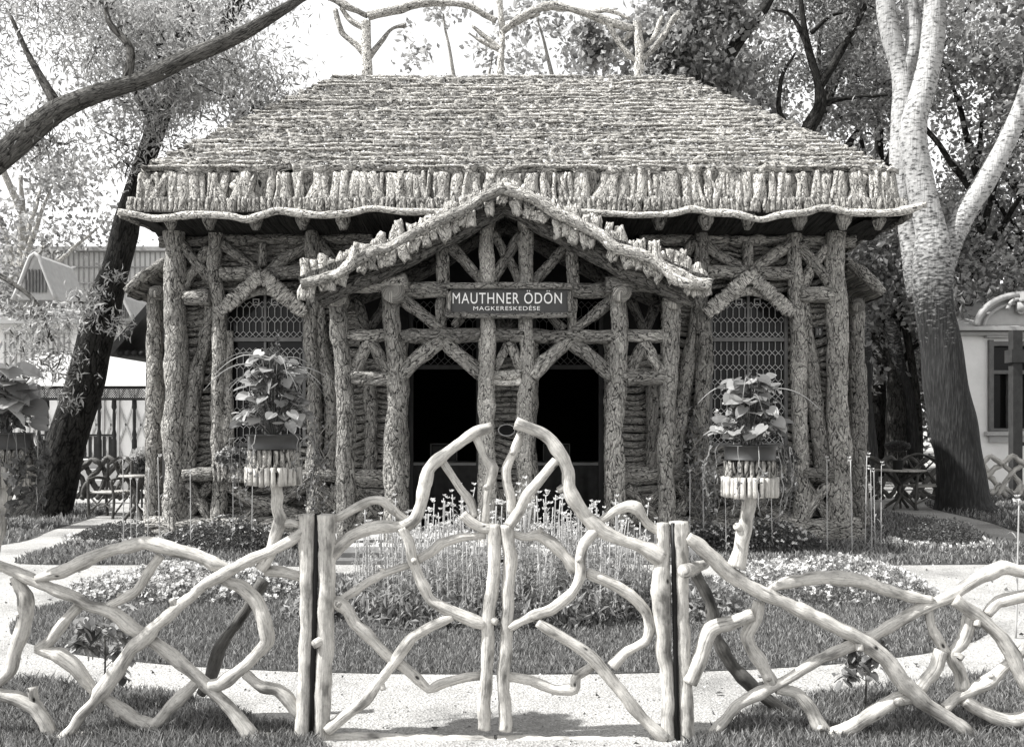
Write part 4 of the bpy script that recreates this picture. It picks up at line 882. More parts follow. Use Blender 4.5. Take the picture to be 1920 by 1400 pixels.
def bushy(name, label, cat, c, r, h, nbig, nsmall, lsz, grass=0, trail=0, flowers=0, white=0, spire=0):
    o = root(name, tuple(c), label, cat); bg2 = MB(); big = MB(); sm = MB(); stm = MB(); fl_ = MB()
    c = np.array(c, float)
    for i in range(nbig):
        a = rs.rand() * 6.283; hh = .05 + h * .8 * rs.rand() ** 1.1; rr = r * (1.0 - .6 * hh / h) * (.55 + .5 * rs.rand())
        p = c + np.array([math.cos(a) * rr, math.sin(a) * rr, .02 + hh]); d = np.array([math.cos(a), math.sin(a), -.5 + .5 * rs.rand()])
        d = d + rs.normal(0, .35, 3); heart_leaf(big if rs.rand() < .3 else bg2, p, d, np.array([rs.normal(0, .35), rs.normal(0, .35) - .3, 1.]), lsz * (.6 + .6 * rs.rand()), lsz * (.8 + .3 * rs.rand()))
        stm.tube([c + (0, 0, 0), (c + p) / 2 + (0, 0, .03), p], .0022, seg=5, step=.05)
    ctr = c + np.array([0, 0, h * .5]); pts = blob(nsmall, ctr, (r * .95, r * .95, h * .52), .3)
    k = np.maximum(.35, 1.2 - (pts[:, 2] - c[2]) / h); pts[:, :2] = c[:2] + (pts[:, :2] - c[:2]) * k[:, None]
    leaves(sm, pts, pts - ctr + rs.normal(0, .05, pts.shape), lsz * .42, .5, .15)
    for i in range(14):
        p = pts[rs.randint(len(pts))]; stm.tube([c, (c + p) / 2 + (0, 0, .02), p], .0025, seg=5, step=.06)
    for i in range(grass):
        a = rs.rand() * 6.283; L = r * (1.1 + .9 * rs.rand()); b0 = c + (0, 0, h * (.55 + .35 * rs.rand())); t = np.linspace(0, 1, 7)
        ps = b0 + np.stack([np.cos(a) * L * t, np.sin(a) * L * t, .5 * L * (t * 1.5 - 1.9 * t * t)], 1); fl_.tube(ps, [.0026, .003, .001], seg=4, step=.05)
    for i in range(trail):
        a = rs.rand() * 6.283; L = .12 + .30 * rs.rand(); p0 = c + np.array([math.cos(a) * r * 1.0, math.sin(a) * r, .02]); t = np.linspace(0, 1, 8)
        ps = p0 + np.stack([np.cos(a) * .03 * np.sin(t * 3), np.sin(a) * .03 * np.sin(t * 3), -L * t], 1) + rs.normal(0, .006, (8, 3)); stm.tube(ps, .002, seg=5, step=.04)
        for q in range(3, 8): leaves(sm, ps[q:q + 1].repeat(3, 0) + rs.normal(0, .012, (3, 3)), rs.normal(0, 1, (3, 3)) - (0, 0, .6), lsz * .42, .6, .1)
    if spire:
        ps = blob(spire, c + (0.02, 0, h * 1.02), (.02, .02, h * .16), .2); leaves(sm, ps, rs.normal(0, .4, ps.shape) + (0, 0, 1), lsz * .3, .4)
    big.build('broad_leaves', M['leafl'], o, smooth=False); bg2.build('dark_leaves', M['leafm'], o, smooth=False); sm.build('small_leaves', M['leafd'] if not white else M['leafm'], o, smooth=False); stm.build('stems', M['leafm'], o)
    if grass: fl_.build('grassy_blades', M['leafl'], o)
    if flowers:
        f2 = MB(); ps = blob(flowers, ctr + (0, -.02, 0), (r, r, h * .5), .85)
        for p in ps:
            n = 6; a0 = rs.rand() * 6; nrm = p - ctr; nrm /= np.linalg.norm(nrm); s = np.cross(nrm, (0, 0, 1.)); s /= np.linalg.norm(s); u = np.cross(s, nrm)
            for q in range(n):
                a = a0 + q * 6.283 / n; d = s * math.cos(a) + u * math.sin(a); leaves(f2, (p + d * .011)[None], (d + nrm * .3)[None], .022, .8, .1)
        f2.build('blossoms', M['petal'], o, smooth=False)
    return o
bushy('potted_plant', 'leafy potted plant with arching grass blades and dark spire in the left planter', 'potted plant', (xa, 4.9, za - .02), .20, .48, 130, 1300, .062, grass=14, trail=14, spire=60)
bushy('potted_plant', 'leafy potted plant with pale flowers and big lobed leaves in the right planter', 'potted plant', (xb, 4.9, zb2 - .02), .20, .38, 110, 1200, .068, grass=5, trail=22, flowers=12)
bushy('potted_plant', 'broad leaved potted plant spilling ivy at the left edge of the picture', 'potted plant', (xc_, 4.9, zc - .02), .16, .36, 50, 300, .12, trail=30)

# rose and sapling plants in the near grass
def sapling(label, px, py, Y, h, n, name='rose_bush', lsz=.055, spread=.09):
    c = np.array([px2(px, Y), Y, 0]); o = root(name, tuple(c), label, 'rose bush'); st = MB(); lf = MB()
    top = c + (0, 0, h); st.tube([c, c + (.008, 0, h * .5), top], [.006, .005, .003], seg=6, step=.05, wob=.006)
    for i in range(9):
        z = h * (.35 + .62 * i / 9); a = rs.rand() * 6.283; e = c + np.array([math.cos(a) * spread * (1 - .3 * i / 9), math.sin(a) * spread, z + .05]); st.tube([c + (.004, 0, z), (c + (0, 0, z) + e) / 2 + (0, 0, .01), e], .0022, seg=5, step=.04)
        for q in range(n // 7):
            p = e + rs.normal(0, .022, 3); heart_leaf(lf, p, np.array([rs.normal(), rs.normal(), -.5]), np.array([0, 0, 1.]), lsz * (.6 + .6 * rs.rand()), lsz * .6)
    st.build('stem', M['woodd'], o); lf.build('leaves', M['leafm'], o, smooth=False)
sapling('young staked rose bush with round leaves behind the left fence panel', 193, 1330, 5.35, .56, 130, lsz=.08, spread=.12)
sapling('young rose bush with dense round leaves behind the right fence panel', 1622, 1330, 5.4, .46, 170, lsz=.07, spread=.11)

# ================================================================== TALL FLOWERS IN THE OVAL BED
def lily(h, nleaf, nf, name, label, group):
    o = root(name, (0, 0, 0), label, 'tall flower', group)
    st = MB(); b = rs.normal(0, .012, 2); st.tube([(0, 0, 0), (b[0], b[1], h * .5), (b[0] * 2, b[1] * 2, h)], [.0072, .0064, .005], seg=6, step=.12); st.build('stalk', M['stalk'], o)
    lf = MB()
    for i in range(nleaf):                                               # narrow leaves bending off the stalk
        z = h * (.03 + .85 * (i / nleaf) ** 1.6); L = .24 * (1 - .75 * z / h) + .03; a = rs.rand() * 6.283; t = np.linspace(0, 1, 5); x = L * .65 * t; zz = z + L * (.9 * t - .75 * t * t) 
        mid = np.stack([np.cos(a) * x, np.sin(a) * x, zz], 1); s = np.array([-math.sin(a), math.cos(a), 0]) * .007; w_ = np.array([.5, 1, .9, .6, .0])[:, None]
        lf.grid(np.stack([mid - s * w_, mid + s * w_], 1))
    lf.build('leaves', M['leafl'], o, smooth=False)
    bl = MB(); top = np.array([b[0] * 2, b[1] * 2, h])
    for i in range(nf):
        a = rs.rand() * 6.283; c = top + np.array([math.cos(a) * .022, math.sin(a) * .022, rs.normal(.0, .028)])
        for q in range(6):
            aa = a + q * 1.047; d = np.array([math.cos(aa), math.sin(aa), .7 + .3 * rs.rand()]); leaves(bl, (c + d * .014)[None], d[None], .031, .6, .1)
    bl.build('blossoms', M['petal'], o, smooth=False); return o
GRP = 'tall white flowers on stakes in the oval bed'
protos = [lily(h, n, f, 'tall_flower', 'slim tall stalk with narrow leaves and white blossoms in the oval flower bed', GRP) for h, n, f in ((.92, 30, 3), (.78, 26, 4), (1.02, 28, 2), (.86, 34, 1), (.70, 30, 3))]
cnt = 0; used = set()
while cnt < 280:
    x, y = rs.uniform(-1.4, 1.25), rs.uniform(7.45, 9.35)
    if ((x + .08) / 1.36) ** 2 + ((y - 8.35) / .98) ** 2 > 1: continue
    k = rs.randint(5); sc = rs.uniform(.68, 1.08) * (1.0 - .18 * abs(x) / 1.3)
    if k not in used: used.add(k); o = protos[k]; o.location = (x, y, .02)
    else: o = dup(protos[k], (x, y, .02), 0, sc); o.rotation_euler = (rs.normal(0, .05), rs.normal(0, .05), rs.rand() * 6.28)
    cnt += 1
# low leafy skirt of the bed, one mass
mb = MB(); n = 8000; a = rs.rand(n) * 6.283; rr = np.sqrt(rs.rand(n)); C = np.stack([-.08 + 1.42 * rr * np.cos(a), 8.35 + 1.04 * rr * np.sin(a), .03 + .24 * rs.rand(n) ** 1.5], 1)
leaves(mb, C, rs.normal(0, .6, (n, 3)) + (0, 0, .9), .09, .35, .12); tag(mb.build('flower_bed_foliage', M['leafm'], smooth=False), 'low strappy foliage filling the oval flower bed', 'bed foliage', kind='stuff')

def mound(cx, cy, rx, ry, h, nl, nf, label, name='flower_mound', lsz=.035, mat='leafm', fs=.03, edge=0):
    o = root(name, (cx, cy, 0), label, 'flower bed'); lf = MB(); fl2 = MB()
    def dome(n, k0=.75):
        a = rs.rand(n) * 6.283; r = np.sqrt(rs.rand(n)); lump = vnoise(np.stack([r * np.cos(a) * 4 * rx, r * np.sin(a) * 4 * ry, r * 0 + cx], 1), 9)
        return np.stack([cx + rx * r * np.cos(a), cy + ry * r * np.sin(a), h * np.sqrt(np.maximum(0, 1 - r ** 2.4)) * (k0 + (1 - k0) * rs.rand(n)) * (.6 + .7 * lump) + .015], 1)
    P_ = dome(nl, .25); leaves(lf, P_, rs.normal(0, 1, P_.shape) + (0, 0, .5), lsz, .5, .15); lf.build('foliage', M[mat], o, smooth=False)
    if nf:
        P_ = dome(nf, .9); 
        for p in P_:
            a0 = rs.rand() * 6; nr = rs.normal(0, .5, 3) + (0, -.7, .9); nr /= np.linalg.norm(nr); s = np.cross(nr, (0, 0, 1.)); s /= np.linalg.norm(s) + 1e-9; u = np.cross(s, nr); z = fs * (.7 + .5 * rs.rand())
            aa = a0 + np.arange(5) * 1.2566; d = np.cos(aa)[:, None] * s + np.sin(aa)[:, None] * u
            leaves(fl2, p + d * z * .45 + nr * .01, d + nr * .15, z, .85, .05)
    if edge:
        aa = np.linspace(math.pi * .92, math.pi * 2.08, edge)
        for t in aa:
            c = np.array([cx + rx * 1.12 * math.cos(t), cy + ry * 1.12 * math.sin(t), .02]); ps = blob(26, c + (0, 0, .03), (.08, .07, .045), .5); leaves(fl2, ps, ps - c + rs.normal(0, .02, ps.shape), .05, .7, .1)
    if nf or edge: fl2.build('blossoms', M['petal'], o, smooth=False)
    return o
mound(-3.05, 9.1, 1.15, .75, .26, 6500, 900, 'mound of crowded white flowers on the left of the oval lawn')
mound(2.95, 9.1, 1.05, .80, .30, 7000, 420, 'airy mound of white flowers on the right of the oval lawn')
mound(-5.45, 13.3, .62, .5, .24, 3500, 0, 'dark low shrub mound edged with pale rosettes by the left path', 'edged_shrub_mound', edge=12, mat='leafd')
mound(5.75, 12.9, .52, .55, .34, 3500, 0, 'dark low shrub mound edged with pale rosettes on the right lawn', 'edged_shrub_mound', edge=13, mat='leafd')
mound(-3.7, 12.3, .95, .4, .38, 5000, 60, 'dark clipped shrub bed against the left wall of the pavilion', 'wall_shrub_bed', lsz=.045, mat='leafd')
mound(3.0, 12.2, 1.0, .45, .36, 5000, 160, 'dark shrub bed with small pale flowers against the right wall of the pavilion', 'wall_shrub_bed', lsz=.045, mat='leafd')
mound(-1.62, 8.0, .3, .3, .32, 700, 0, 'small leafy clump on the lawn just left of the tall flowers', 'leafy_clump', lsz=.07)
mound(1.62, 7.9, .3, .3, .30, 700, 0, 'small leafy clump on the lawn just right of the tall flowers', 'leafy_clump', lsz=.07)

# tall single flowers near the pavilion corners (individuals of one kind)
for lb, spots in (('left', ((232, 12.5), (246, 12.7), (256, 12.4), (300, 12.2), (277, 12.9))), ('right', ((1551, 12.0), (1598, 12.0), (1622, 12.3), (1635, 12.0), (1641, 12.6), (1652, 12.3)))):
    pr = lily(1.15, 12, 2, 'corner_flower', 'tall bare flower stalk with a pale head at the ' + lb + ' corner of the pavilion', 'tall flower stalks at the ' + lb + ' pavilion corner')
    for i, (px_, Y) in enumerate(spots):
        if i == 0: pr.location = (px2(px_, Y), Y, 0)
        else: dup(pr, (px2(px_, Y), Y, 0), rs.rand() * 6, rs.uniform(.75, 1.05))
for lb, spots in (('left window', ((358, 12.0), (437, 12.1), (472, 12.2))), ('right window', ((1293, 11.9), (1320, 12.2), (1362, 11.8), (1448, 12.0)))):
    pr = lily(1.0, 12, 2, 'wall_flower', 'tall bare flower stalk in front of the wall below the ' + lb, 'tall flower stalks below the ' + lb)
    for i, (px_, Y) in enumerate(spots):
        if i == 0: pr.location = (px2(px_, Y), Y, 0)
        else: dup(pr, (px2(px_, Y), Y, 0), rs.rand() * 6, rs.uniform(.8, 1.05))
sg2 = lily(1.05, 8, 3, 'tall_flower_spike', 'single tall flower spike with white head right of the garden path', None); sg2.location = (px2(1905, 7.2), 7.2, 0)

# ================================================================== TREES
def tree_obj(name, label, cat, trunk, rad, limbs, clusters, leafmat, barkmat, nleaf, lsz, asp=.5, droop=0.0, cr=.5, seg=16, step=.12, amp=.03, shell=.15, group=None, flat_n=None, twigs=1):
    """trunk: points; limbs: list of (points, r0, r1); clusters: list of (centre, radius)"""
    base = np.array(trunk[0], float); o = root(name, (base[0], base[1], 0), label, cat, group)
    tm = MB(); tm.tube(trunk, rad, seg=seg, step=step, amp=amp, freq=3, low=.06, lowf=1.2, wob=.03, stretch=.2)
    for pts, r0, r1 in limbs: tm.tube(pts, np.linspace(r0, r1, len(pts)), seg=10, step=step, amp=amp * .5, freq=5, low=.08, lowf=1.5, wob=.04, stretch=.3)
    cl = MB(); tot = sum(c[1] ** 2 for c in clusters) or 1
    for c, r in clusters:
        n = max(20, int(nleaf * r * r / tot)); k = 5                     # lumpy cluster: several sub clumps with gaps
        subs = blob(int(6 + 5 * r), c, (r, r, r * .8), .25)
        pick = subs[rs.randint(0, len(subs), n)]; pts = pick + rs.normal(0, 1, (n, 3)) * r * cr * np.array([.62, .62, .45])
        D = rs.normal(0, 1, (n, 3)); D[:, 2] -= droop * 2.0
        leaves(cl, pts, D, lsz, asp, .12)
        if twigs:
            for q in subs[:twigs * 4]: tm.tube([np.array(c) * .6 + q * .4, (np.array(c) + q) / 2 + rs.normal(0, .08 * r, 3), q], [.012 + .012 * r, .01], seg=5, step=.3, wob=.02)
    t = tm.build('trunk', barkmat, o)
    if clusters: cl.build('crown', leafmat, o, smooth=False)
    return o
def LP(L, Y): return [P(x, y, Y) if len((x, y)) == 2 else None for x, y in L]

# dark leaning willow on the left
Y = 17.0
tr = [P(x, y, Y) for x, y in ((78, 985), (90, 940), (112, 870), (150, 740), (175, 650), (192, 575), (214, 510), (230, 450), (252, 370), (276, 290), (306, 200), (332, 120), (350, 40), (362, -60))]
rd = np.array([130, 86, 72, 66, 62, 58, 48, 43, 40, 37, 34, 30, 26, 20]) / 2 / F * Y
cls = []
for i in range(26): cls.append((P(rs.uniform(160, 520), rs.uniform(-120, 215), Y + rs.uniform(-1.6, 2.2)), rs.uniform(.6, 1.0)))
for i in range(8): cls.append((P(rs.uniform(230, 420), rs.uniform(120, 300), Y + rs.uniform(-.8, 1.5)), rs.uniform(.4, .6)))
for x, y, r in ((215, 520, .22), (190, 560, .3), (215, 600, .3), (150, 590, .3)): cls.append((P(x, y, Y - .6), r))
tree_obj('willow_tree', 'dark leaning willow trunk with fine feathery leaves left of the pavilion', 'tree', tr, rd,
         [([P(330, 150, Y), P(400, 90, Y), P(440, 20, Y), P(470, -60, Y)], .17, .08), ([P(300, 240, Y), P(250, 150, Y - .4), P(235, 60, Y - .5), P(200, -20, Y - .5)], .12, .04)], cls, M['leafw'], M['barkd'], 26000, .14, .2, droop=.35, cr=.55, amp=.05)
# second limb sweeping in from a tree beyond the left edge
Y = 14.5
tr = [P(x, y, Y) for x, y in ((-420, 985), (-380, 800), (-260, 560), (-120, 400), (0, 295), (60, 240), (110, 205), (190, 172), (280, 140), (370, 100), (450, 62), (530, 18), (590, -20))]
rd = np.array([100, 80, 70, 56, 42, 38, 35, 31, 29, 27, 22, 16, 10]) / 2 / F * Y
cls = [(P(rs.uniform(-300, 140), rs.uniform(-160, 300), Y + rs.uniform(-1, 2)), rs.uniform(.6, 1.0)) for i in range(24)]
cls += [(P(rs.uniform(200, 480), rs.uniform(0, 130), Y + rs.uniform(-.4, 1.2)), rs.uniform(.35, .6)) for i in range(8)]
cls += [(P(x, y, 13.8), r) for x, y, r in ((55, 600, .32), (90, 640, .4), (110, 700, .34), (70, 680, .34), (130, 610, .26), (30, 640, .3), (130, 760, .22), (-40, 560, .5), (150, 570, .3), (80, 590, .38), (40, 700, .36), (120, 660, .34))]
tree_obj('willow_tree', 'willow outside the left edge whose long dark limb sweeps upward across the leaning trunk', 'tree', tr, rd,
         [([P(240, 155, Y), P(245, 90, Y), P(205, 40, Y), P(200, -20, Y)], .07, .03), ([P(110, 205, Y), P(60, 120, Y), P(20, 30, Y)], .08, .03), ([P(-120, 400, Y), P(-20, 500, 14), P(60, 560, 13.8), P(100, 640, 13.8)], .05, .02)], cls, M['leafw'], M['barkg'], 20000, .12, .2, droop=.45, cr=.55, amp=.03)

# white barked poplar on the right with three stems
m, n, b = mat_base('poplar_bark')
tc = N(n, 'ShaderNodeTexCoord'); sx = N(n, 'ShaderNodeSeparateXYZ'); n.links.new(tc.outputs['Object'], sx.inputs[0])
mpp = N(n, 'ShaderNodeMapping'); mpp.inputs['Scale'].default_value = (6, 6, 15); n.links.new(tc.outputs['Object'], mpp.inputs[0])
nz = N(n, 'ShaderNodeTexNoise'); nz.inputs['Scale'].default_value = 1.6; nz.inputs['Detail'].default_value = 5; nz.inputs['Roughness'].default_value = .6; n.links.new(mpp.outputs[0], nz.inputs['Vector'])
hi_ = ramp(n, nz.outputs['Fac'], [(.36, .05), (.42, .2), (.5, .32), (.7, .42)])
mp4 = N(n, 'ShaderNodeMapping'); mp4.inputs['Scale'].default_value = (26, 26, 3.4); n.links.new(tc.outputs['Object'], mp4.inputs[0])
n4 = N(n, 'ShaderNodeTexNoise'); n4.inputs['Scale'].default_value = 1.2; n4.inputs['Detail'].default_value = 5; n.links.new(mp4.outputs[0], n4.inputs['Vector'])
lo_ = ramp(n, n4.outputs['Fac'], [(.38, .003), (.52, .010), (.64, .028)])
hm = N(n, 'ShaderNodeMath', operation='MULTIPLY_ADD'); hm.inputs[1].default_value = 5.0; n.links.new(nz.outputs['Fac'], hm.inputs[0]); n.links.new(sx.outputs['Z'], hm.inputs[2])
hr = N(n, 'ShaderNodeMapRange'); hr.inputs['From Min'].default_value = 6.2; hr.inputs['From Max'].default_value = 8.2; n.links.new(hm.outputs[0], hr.inputs[0])
mx = N(n, 'ShaderNodeMix', data_type='RGBA'); n.links.new(hr.outputs[0], mx.inputs[0]); n.links.new(lo_.outputs[0], mx.inputs[6]); n.links.new(hi_.outputs[0], mx.inputs[7]); n.links.new(mx.outputs[2], b.inputs['Base Color'])
bp = N(n, 'ShaderNodeBump'); bp.inputs['Strength'].default_value = .8; bp.inputs['Distance'].default_value = .03; n.links.new(n4.outputs['Fac'], bp.inputs['Height']); n.links.new(bp.outputs[0], b.inputs['Normal']); b.inputs['Roughness'].default_value = .85
M['poplar'] = m
Y = 18.0
tr = [P(x, y, Y) for x, y in ((1815, 975), (1806, 940), (1798, 880), (1780, 760), (1762, 650), (1752, 560), (1748, 480), (1745, 430), (1722, 330), (1712, 250), (1728, 170), (1745, 90), (1752, 0), (1752, -80))]
rd = np.array([130, 96, 84, 76, 72, 68, 66, 54, 46, 44, 42, 38, 36, 32]) / 2 / F * Y
lm = [([P(1722, 560, Y + .4), P(1712, 470, Y + .5), P(1702, 400, Y + .5), P(1688, 320, Y + .5), P(1690, 220, Y + .5), P(1690, 130, Y + .5), P(1668, 60, Y + .5), P(1655, -10, Y + .5), P(1650, -90, Y + .5)], .24, .15),
      ([P(1692, 150, Y + .5), P(1712, 90, Y + .5), P(1712, 30, Y + .5), P(1700, -60, Y + .5)], .17, .13),
      ([P(1760, 520, Y), P(1795, 430, Y), P(1840, 350, Y), P(1875, 285, Y), P(1905, 220, Y), P(1935, 140, Y), P(1950, 20, Y)], .22, .13)]
cls = [(P(rs.uniform(1560, 2100), rs.uniform(-420, -60), Y + rs.uniform(-2, 2)), rs.uniform(.8, 1.3)) for i in range(16)]
tree_obj('poplar_tree', 'big poplar with white upper stems and dark furrowed foot right of the pavilion', 'tree', tr, rd, lm, cls, M['leafm'], M['poplar'], 12000, .16, .7, amp=.035)

# trees of the park behind
def park_tree(label, px_, Y, H, spread, nl, lsz, mat, bark, lean=0.0, low=.35, trunk_px=40, asp=.6, name='park_tree', ncl=22, cr=.55, forks=None):
    b0 = np.array([px2(px_, Y), Y, 0.]); top = b0 + np.array([lean, 0, H * .8]); r0 = trunk_px / 2 / F * Y
    tr = [b0 - (0, 0, .1), b0 + (lean * .15, 0, H * .25), b0 + (lean * .5, .1, H * .5), top]
    lm = []; cls = []
    for i in range(ncl):
        t = low + (1 - low) * rs.rand(); c = b0 + np.array([lean * t, 0, H * t]); a = rs.rand() * 6.283; R_ = spread * (1.05 - .55 * abs(t - .6) / .6) * rs.uniform(.35, 1.0)
        e = c + np.array([math.cos(a) * R_, math.sin(a) * R_, rs.uniform(-.1, .25) * H * .3]); cls.append((e, rs.uniform(.7, 1.25) * spread * .34))
        if i % 2 == 0: s_ = b0 + np.array([lean * t * .7, 0, H * t * .7]); lm.append(([s_, (s_ + e) / 2 + (0, 0, .2), e], r0 * .35, r0 * .08))
    return tree_obj(name, label, 'tree', tr, [r0, r0 * .85, r0 * .6, r0 * .15], lm, cls, mat, bark, nl, lsz, asp, cr=cr, amp=.02, step=.3, seg=10)
PT = [('tall pale leafed tree behind the right end of the roof, nearest the ridge post', 1290, 24, 12.5, 2.4, 4500, .20, 'leafl', 'barkd', .6),
      ('tree with dark forked trunk rising behind the right slope of the roof', 1500, 26, 14, 3.6, 8000, .16, 'leafl', 'barkd', .6),
      ('dense tree between the pavilion and the white poplar stems', 1640, 30, 15, 4.0, 12000, .18, 'leafl', 'barkd', .2),
      ('dense shrubby tree low behind the poplar', 1680, 27, 7.5, 3.0, 12000, .18, 'leafl', 'barkd', 0),
      ('leafy tree over the stucco house beside the poplar limb', 1820, 28, 13, 3.6, 12000, .17, 'leafl', 'barkd', .3),
      ('dense dark tree behind the stucco house at the right edge', 1960, 29, 14, 4.0, 15000, .18, 'leafm', 'barkd', 0),
      ('far pale tree behind the middle of the roof', 1070, 32, 15, 3.2, 5500, .24, 'leafl', 'barkp', 0),
      ('thin far tree left of the flagpole above the roof', 880, 36, 16, 3.0, 3200, .24, 'leafl', 'barkp', 0),
      ('pale far tree above the hall at the left edge', 40, 40, 15, 4.5, 7000, .24, 'leafl', 'barkp', 0),
      ('tree beyond the right edge of the picture', 2130, 24, 12, 3.5, 9000, .2, 'leafm', 'barkd', 0)]
for lb, x, Y, H, sp, nl, ls, mt, bk, ln in PT: park_tree(lb, x, Y, H, sp, nl, ls, M[mt], M[bk], ln)
# visible forked dark stems behind the roof
Y = 23.0
tree_obj('forked_tree', 'crooked dark forked tree rising behind the right slope of the roof', 'tree',
         [P(x, y, Y) for x, y in ((1490, 916), (1488, 600), (1495, 300), (1512, 245), (1530, 215), (1538, 190), (1532, 150), (1515, 90), (1505, 30), (1500, -40))], np.array([46, 40, 32, 26, 24, 22, 14, 13, 9, 6]) / 2 / F * Y,
         [([P(1536, 165, Y), P(1560, 120, Y), P(1590, 70, Y), P(1620, 10, Y)], .12, .06), ([P(1540, 200, Y), P(1570, 186, Y), P(1610, 180, Y), P(1665, 178, Y)], .07, .03), ([P(1495, 250, Y), P(1465, 215, Y), P(1462, 150, Y), P(1490, 100, Y)], .08, .03), ([P(1520, 60, Y), P(1560, 28, Y), P(1585, 25, Y)], .06, .02), ([P(1515, 90, Y), P(1485, 30, Y), P(1450, 20, Y)], .06, .02)],
         [(P(rs.uniform(1430, 1660), rs.uniform(-60, 250), Y + rs.uniform(0, 2)), rs.uniform(.5, .9)) for i in range(20)], M['leafm'], M['barkd'], 12000, .13, .4, cr=.5, amp=.02)
tree_obj('broadleaf_tree', 'broad leaved tree with clear large leaves at the right end of the roof ridge', 'tree',
         [P(x, y, 19.5) for x, y in ((1350, 950), (1345, 500), (1335, 190), (1375, 90), (1430, 20), (1470, -60))], np.array([40, 36, 26, 24, 18, 12]) / 2 / F * 19.5,
         [([P(1340, 200, 19.5), P(1300, 120, 19), P(1260, 60, 18.8)], .09, .03), ([P(1335, 200, 19.5), P(1300, 190, 19), P(1240, 170, 19)], .06, .03)],
         [(P(x, y, 19), r) for x, y, r in ((1240, 130, .55), (1270, 90, .6), (1310, 60, .6), (1320, 130, .5), (1350, 150, .4), (1290, 150, .4), (1220, 60, .5), (1120, 100, .35), (1380, 160, .3), (1300, -20, .7), (1380, 20, .5), (1100, 60, .3))], M['leafm'], M['barkd'], 8000, .13, .85, cr=.6)
# slender trunks seen under the foliage on the right
for pts, wd, mt, lb in [([(1640, 900), (1634, 800), (1628, 740), (1630, 690), (1622, 600)], 15, 'poplar', 'slender bright trunk just right of the pavilion corner'),
                        ([(1712, 815), (1700, 740), (1684, 680), (1672, 600)], 24, 'poplar', 'pale leaning trunk in the background thicket'), ([(1722, 815), (1716, 740), (1706, 660), (1696, 600)], 14, 'barkd', 'dark straight trunk beside the pale leaning trunk')]:
    Y = 27 if wd != 15 else 25
    pp = [P(x, y, Y) for x, y in pts]; pp = [np.array([pp[0][0] + .05, Y, 0.])] + pp; e = pp[-1]
    tree_obj('slender_tree', lb, 'tree', pp, wd / 2 / F * Y, [], [(e + (0, .5, .6), .8), (e + (.7, 1, 1.6), .9)], M['leafm'], M[mt], 1800, .17, .6, step=.3, amp=.01)
# far wood closing the view
mb = MB()
for i in range(80):
    x = rs.uniform(9, 60) if i < 56 else rs.uniform(-70, -14); c = np.array([x, rs.uniform(44, 58), rs.uniform(1, 10)])
    n = 420; leaves(mb, c + rs.normal(0, 1, (n, 3)) * (1.8, 1.2, 1.5), rs.normal(0, 1, (n, 3)), .5, .6, .1)
for i in range(26):
    c = np.array([rs.uniform(9.3, 18), rs.uniform(31, 35), rs.uniform(.8, 6.5)]); n = 600; leaves(mb, c + rs.normal(0, 1, (n, 3)) * (1.3, .8, 1.1), rs.normal(0, 1, (n, 3)), .26, .6, .1)
tag(mb.build('far_wood', M['leafm'], smooth=False), 'far wood closing the park behind the pavilion', 'wood', kind='stuff')

# ================================================================== BUILDINGS
# stucco house on the right
hs = root('stucco_house', (13.5, 24.5, 0), 'pale stucco house with a curved ornate gable and dark framed window at the right edge', 'house')
x0 = px2(1787, 24); x1 = x0 + 6; wy = 24.0
wx0, wx1, wz0, wz1 = px2(1856, 24), px2(1925, 24), pz2(808, 24), pz2(645, 24)
mb = MB()
for a, b_, c, d in ((x0, wx0, 0, 3.95), (wx1, x1, 0, 3.95), (wx0, wx1, 0, wz0), (wx0, wx1, wz1, 3.95)): mb.box(((a + b_) / 2, wy + .15, (c + d) / 2), (b_ - a, .3, d - c))
mb.quad((x0 + .003, wy + .3, 0), (x0 + 2.9, wy + 6.3, 0), (x0 + 2.9, wy + 6.3, 3.94), (x0 + .003, wy + .3, 3.94)); mb.build('wall', M['white'], hs, smooth=False)
mb = MB(); mb.box(((x0 + x1) / 2, wy - .06, 3.86), (x1 - x0 + .3, .3, .08)); mb.box(((x0 + x1) / 2, wy - .14, 3.97), (x1 - x0 + .5, .48, .09)); mb.build('cornice', M['pale'], hs, smooth=False)
mb = MB(); g_ = np.zeros((2, 2, 3)); g_[0, 0] = (x0 - .25, wy - .35, 4.02); g_[1, 0] = (x1 + .2, wy - .35, 4.02); g_[0, 1] = (x0 + 1.9, wy + 3.2, 5.3); g_[1, 1] = (x1, wy + 3.2, 5.3); mb.grid(g_)
mb.quad((x0 - .25, wy - .35, 4.02), (x0 + 1.9, wy + 3.2, 5.3), (x0 + 1.91, wy + 3.2, 5.29), (x0 + 2.7, wy + 6.5, 4.02)); mb.build('roof', M['slate'], hs, smooth=False)
cxh = px2(1905, 24); mb = MB(); th = np.linspace(.12, math.pi - .12, 24)
arc = [(cxh + 1.15 * math.cos(t), wy - .3, 3.95 + .86 * math.sin(t)) for t in th]; mb.tube(arc, .085, seg=8, step=.1)
mb.tube([(cxh + .95 * math.cos(t), wy - .27, 3.95 + .66 * math.sin(t)) for t in th], .045, seg=8, step=.1)
t_ = np.linspace(0, 1, 24); pg = np.zeros((24, 2, 3)); pg[:, 0] = [(cxh + 1.1 * math.cos(t), wy - .2, 4.0) for t in th]; pg[:, 1] = [(cxh + 1.1 * math.cos(t), wy - .2, 3.95 + .82 * math.sin(t)) for t in th]; mb.grid(pg)
for s in (-1, 1):
    sp = [(cxh + s * (.1 + (.30 - .03 * k) * math.cos(k * .7)), wy - .36, 4.45 + (.30 - .03 * k) * math.sin(k * .7)) for k in range(9)]; mb.tube(sp, [.05, .02], seg=8, step=.04)
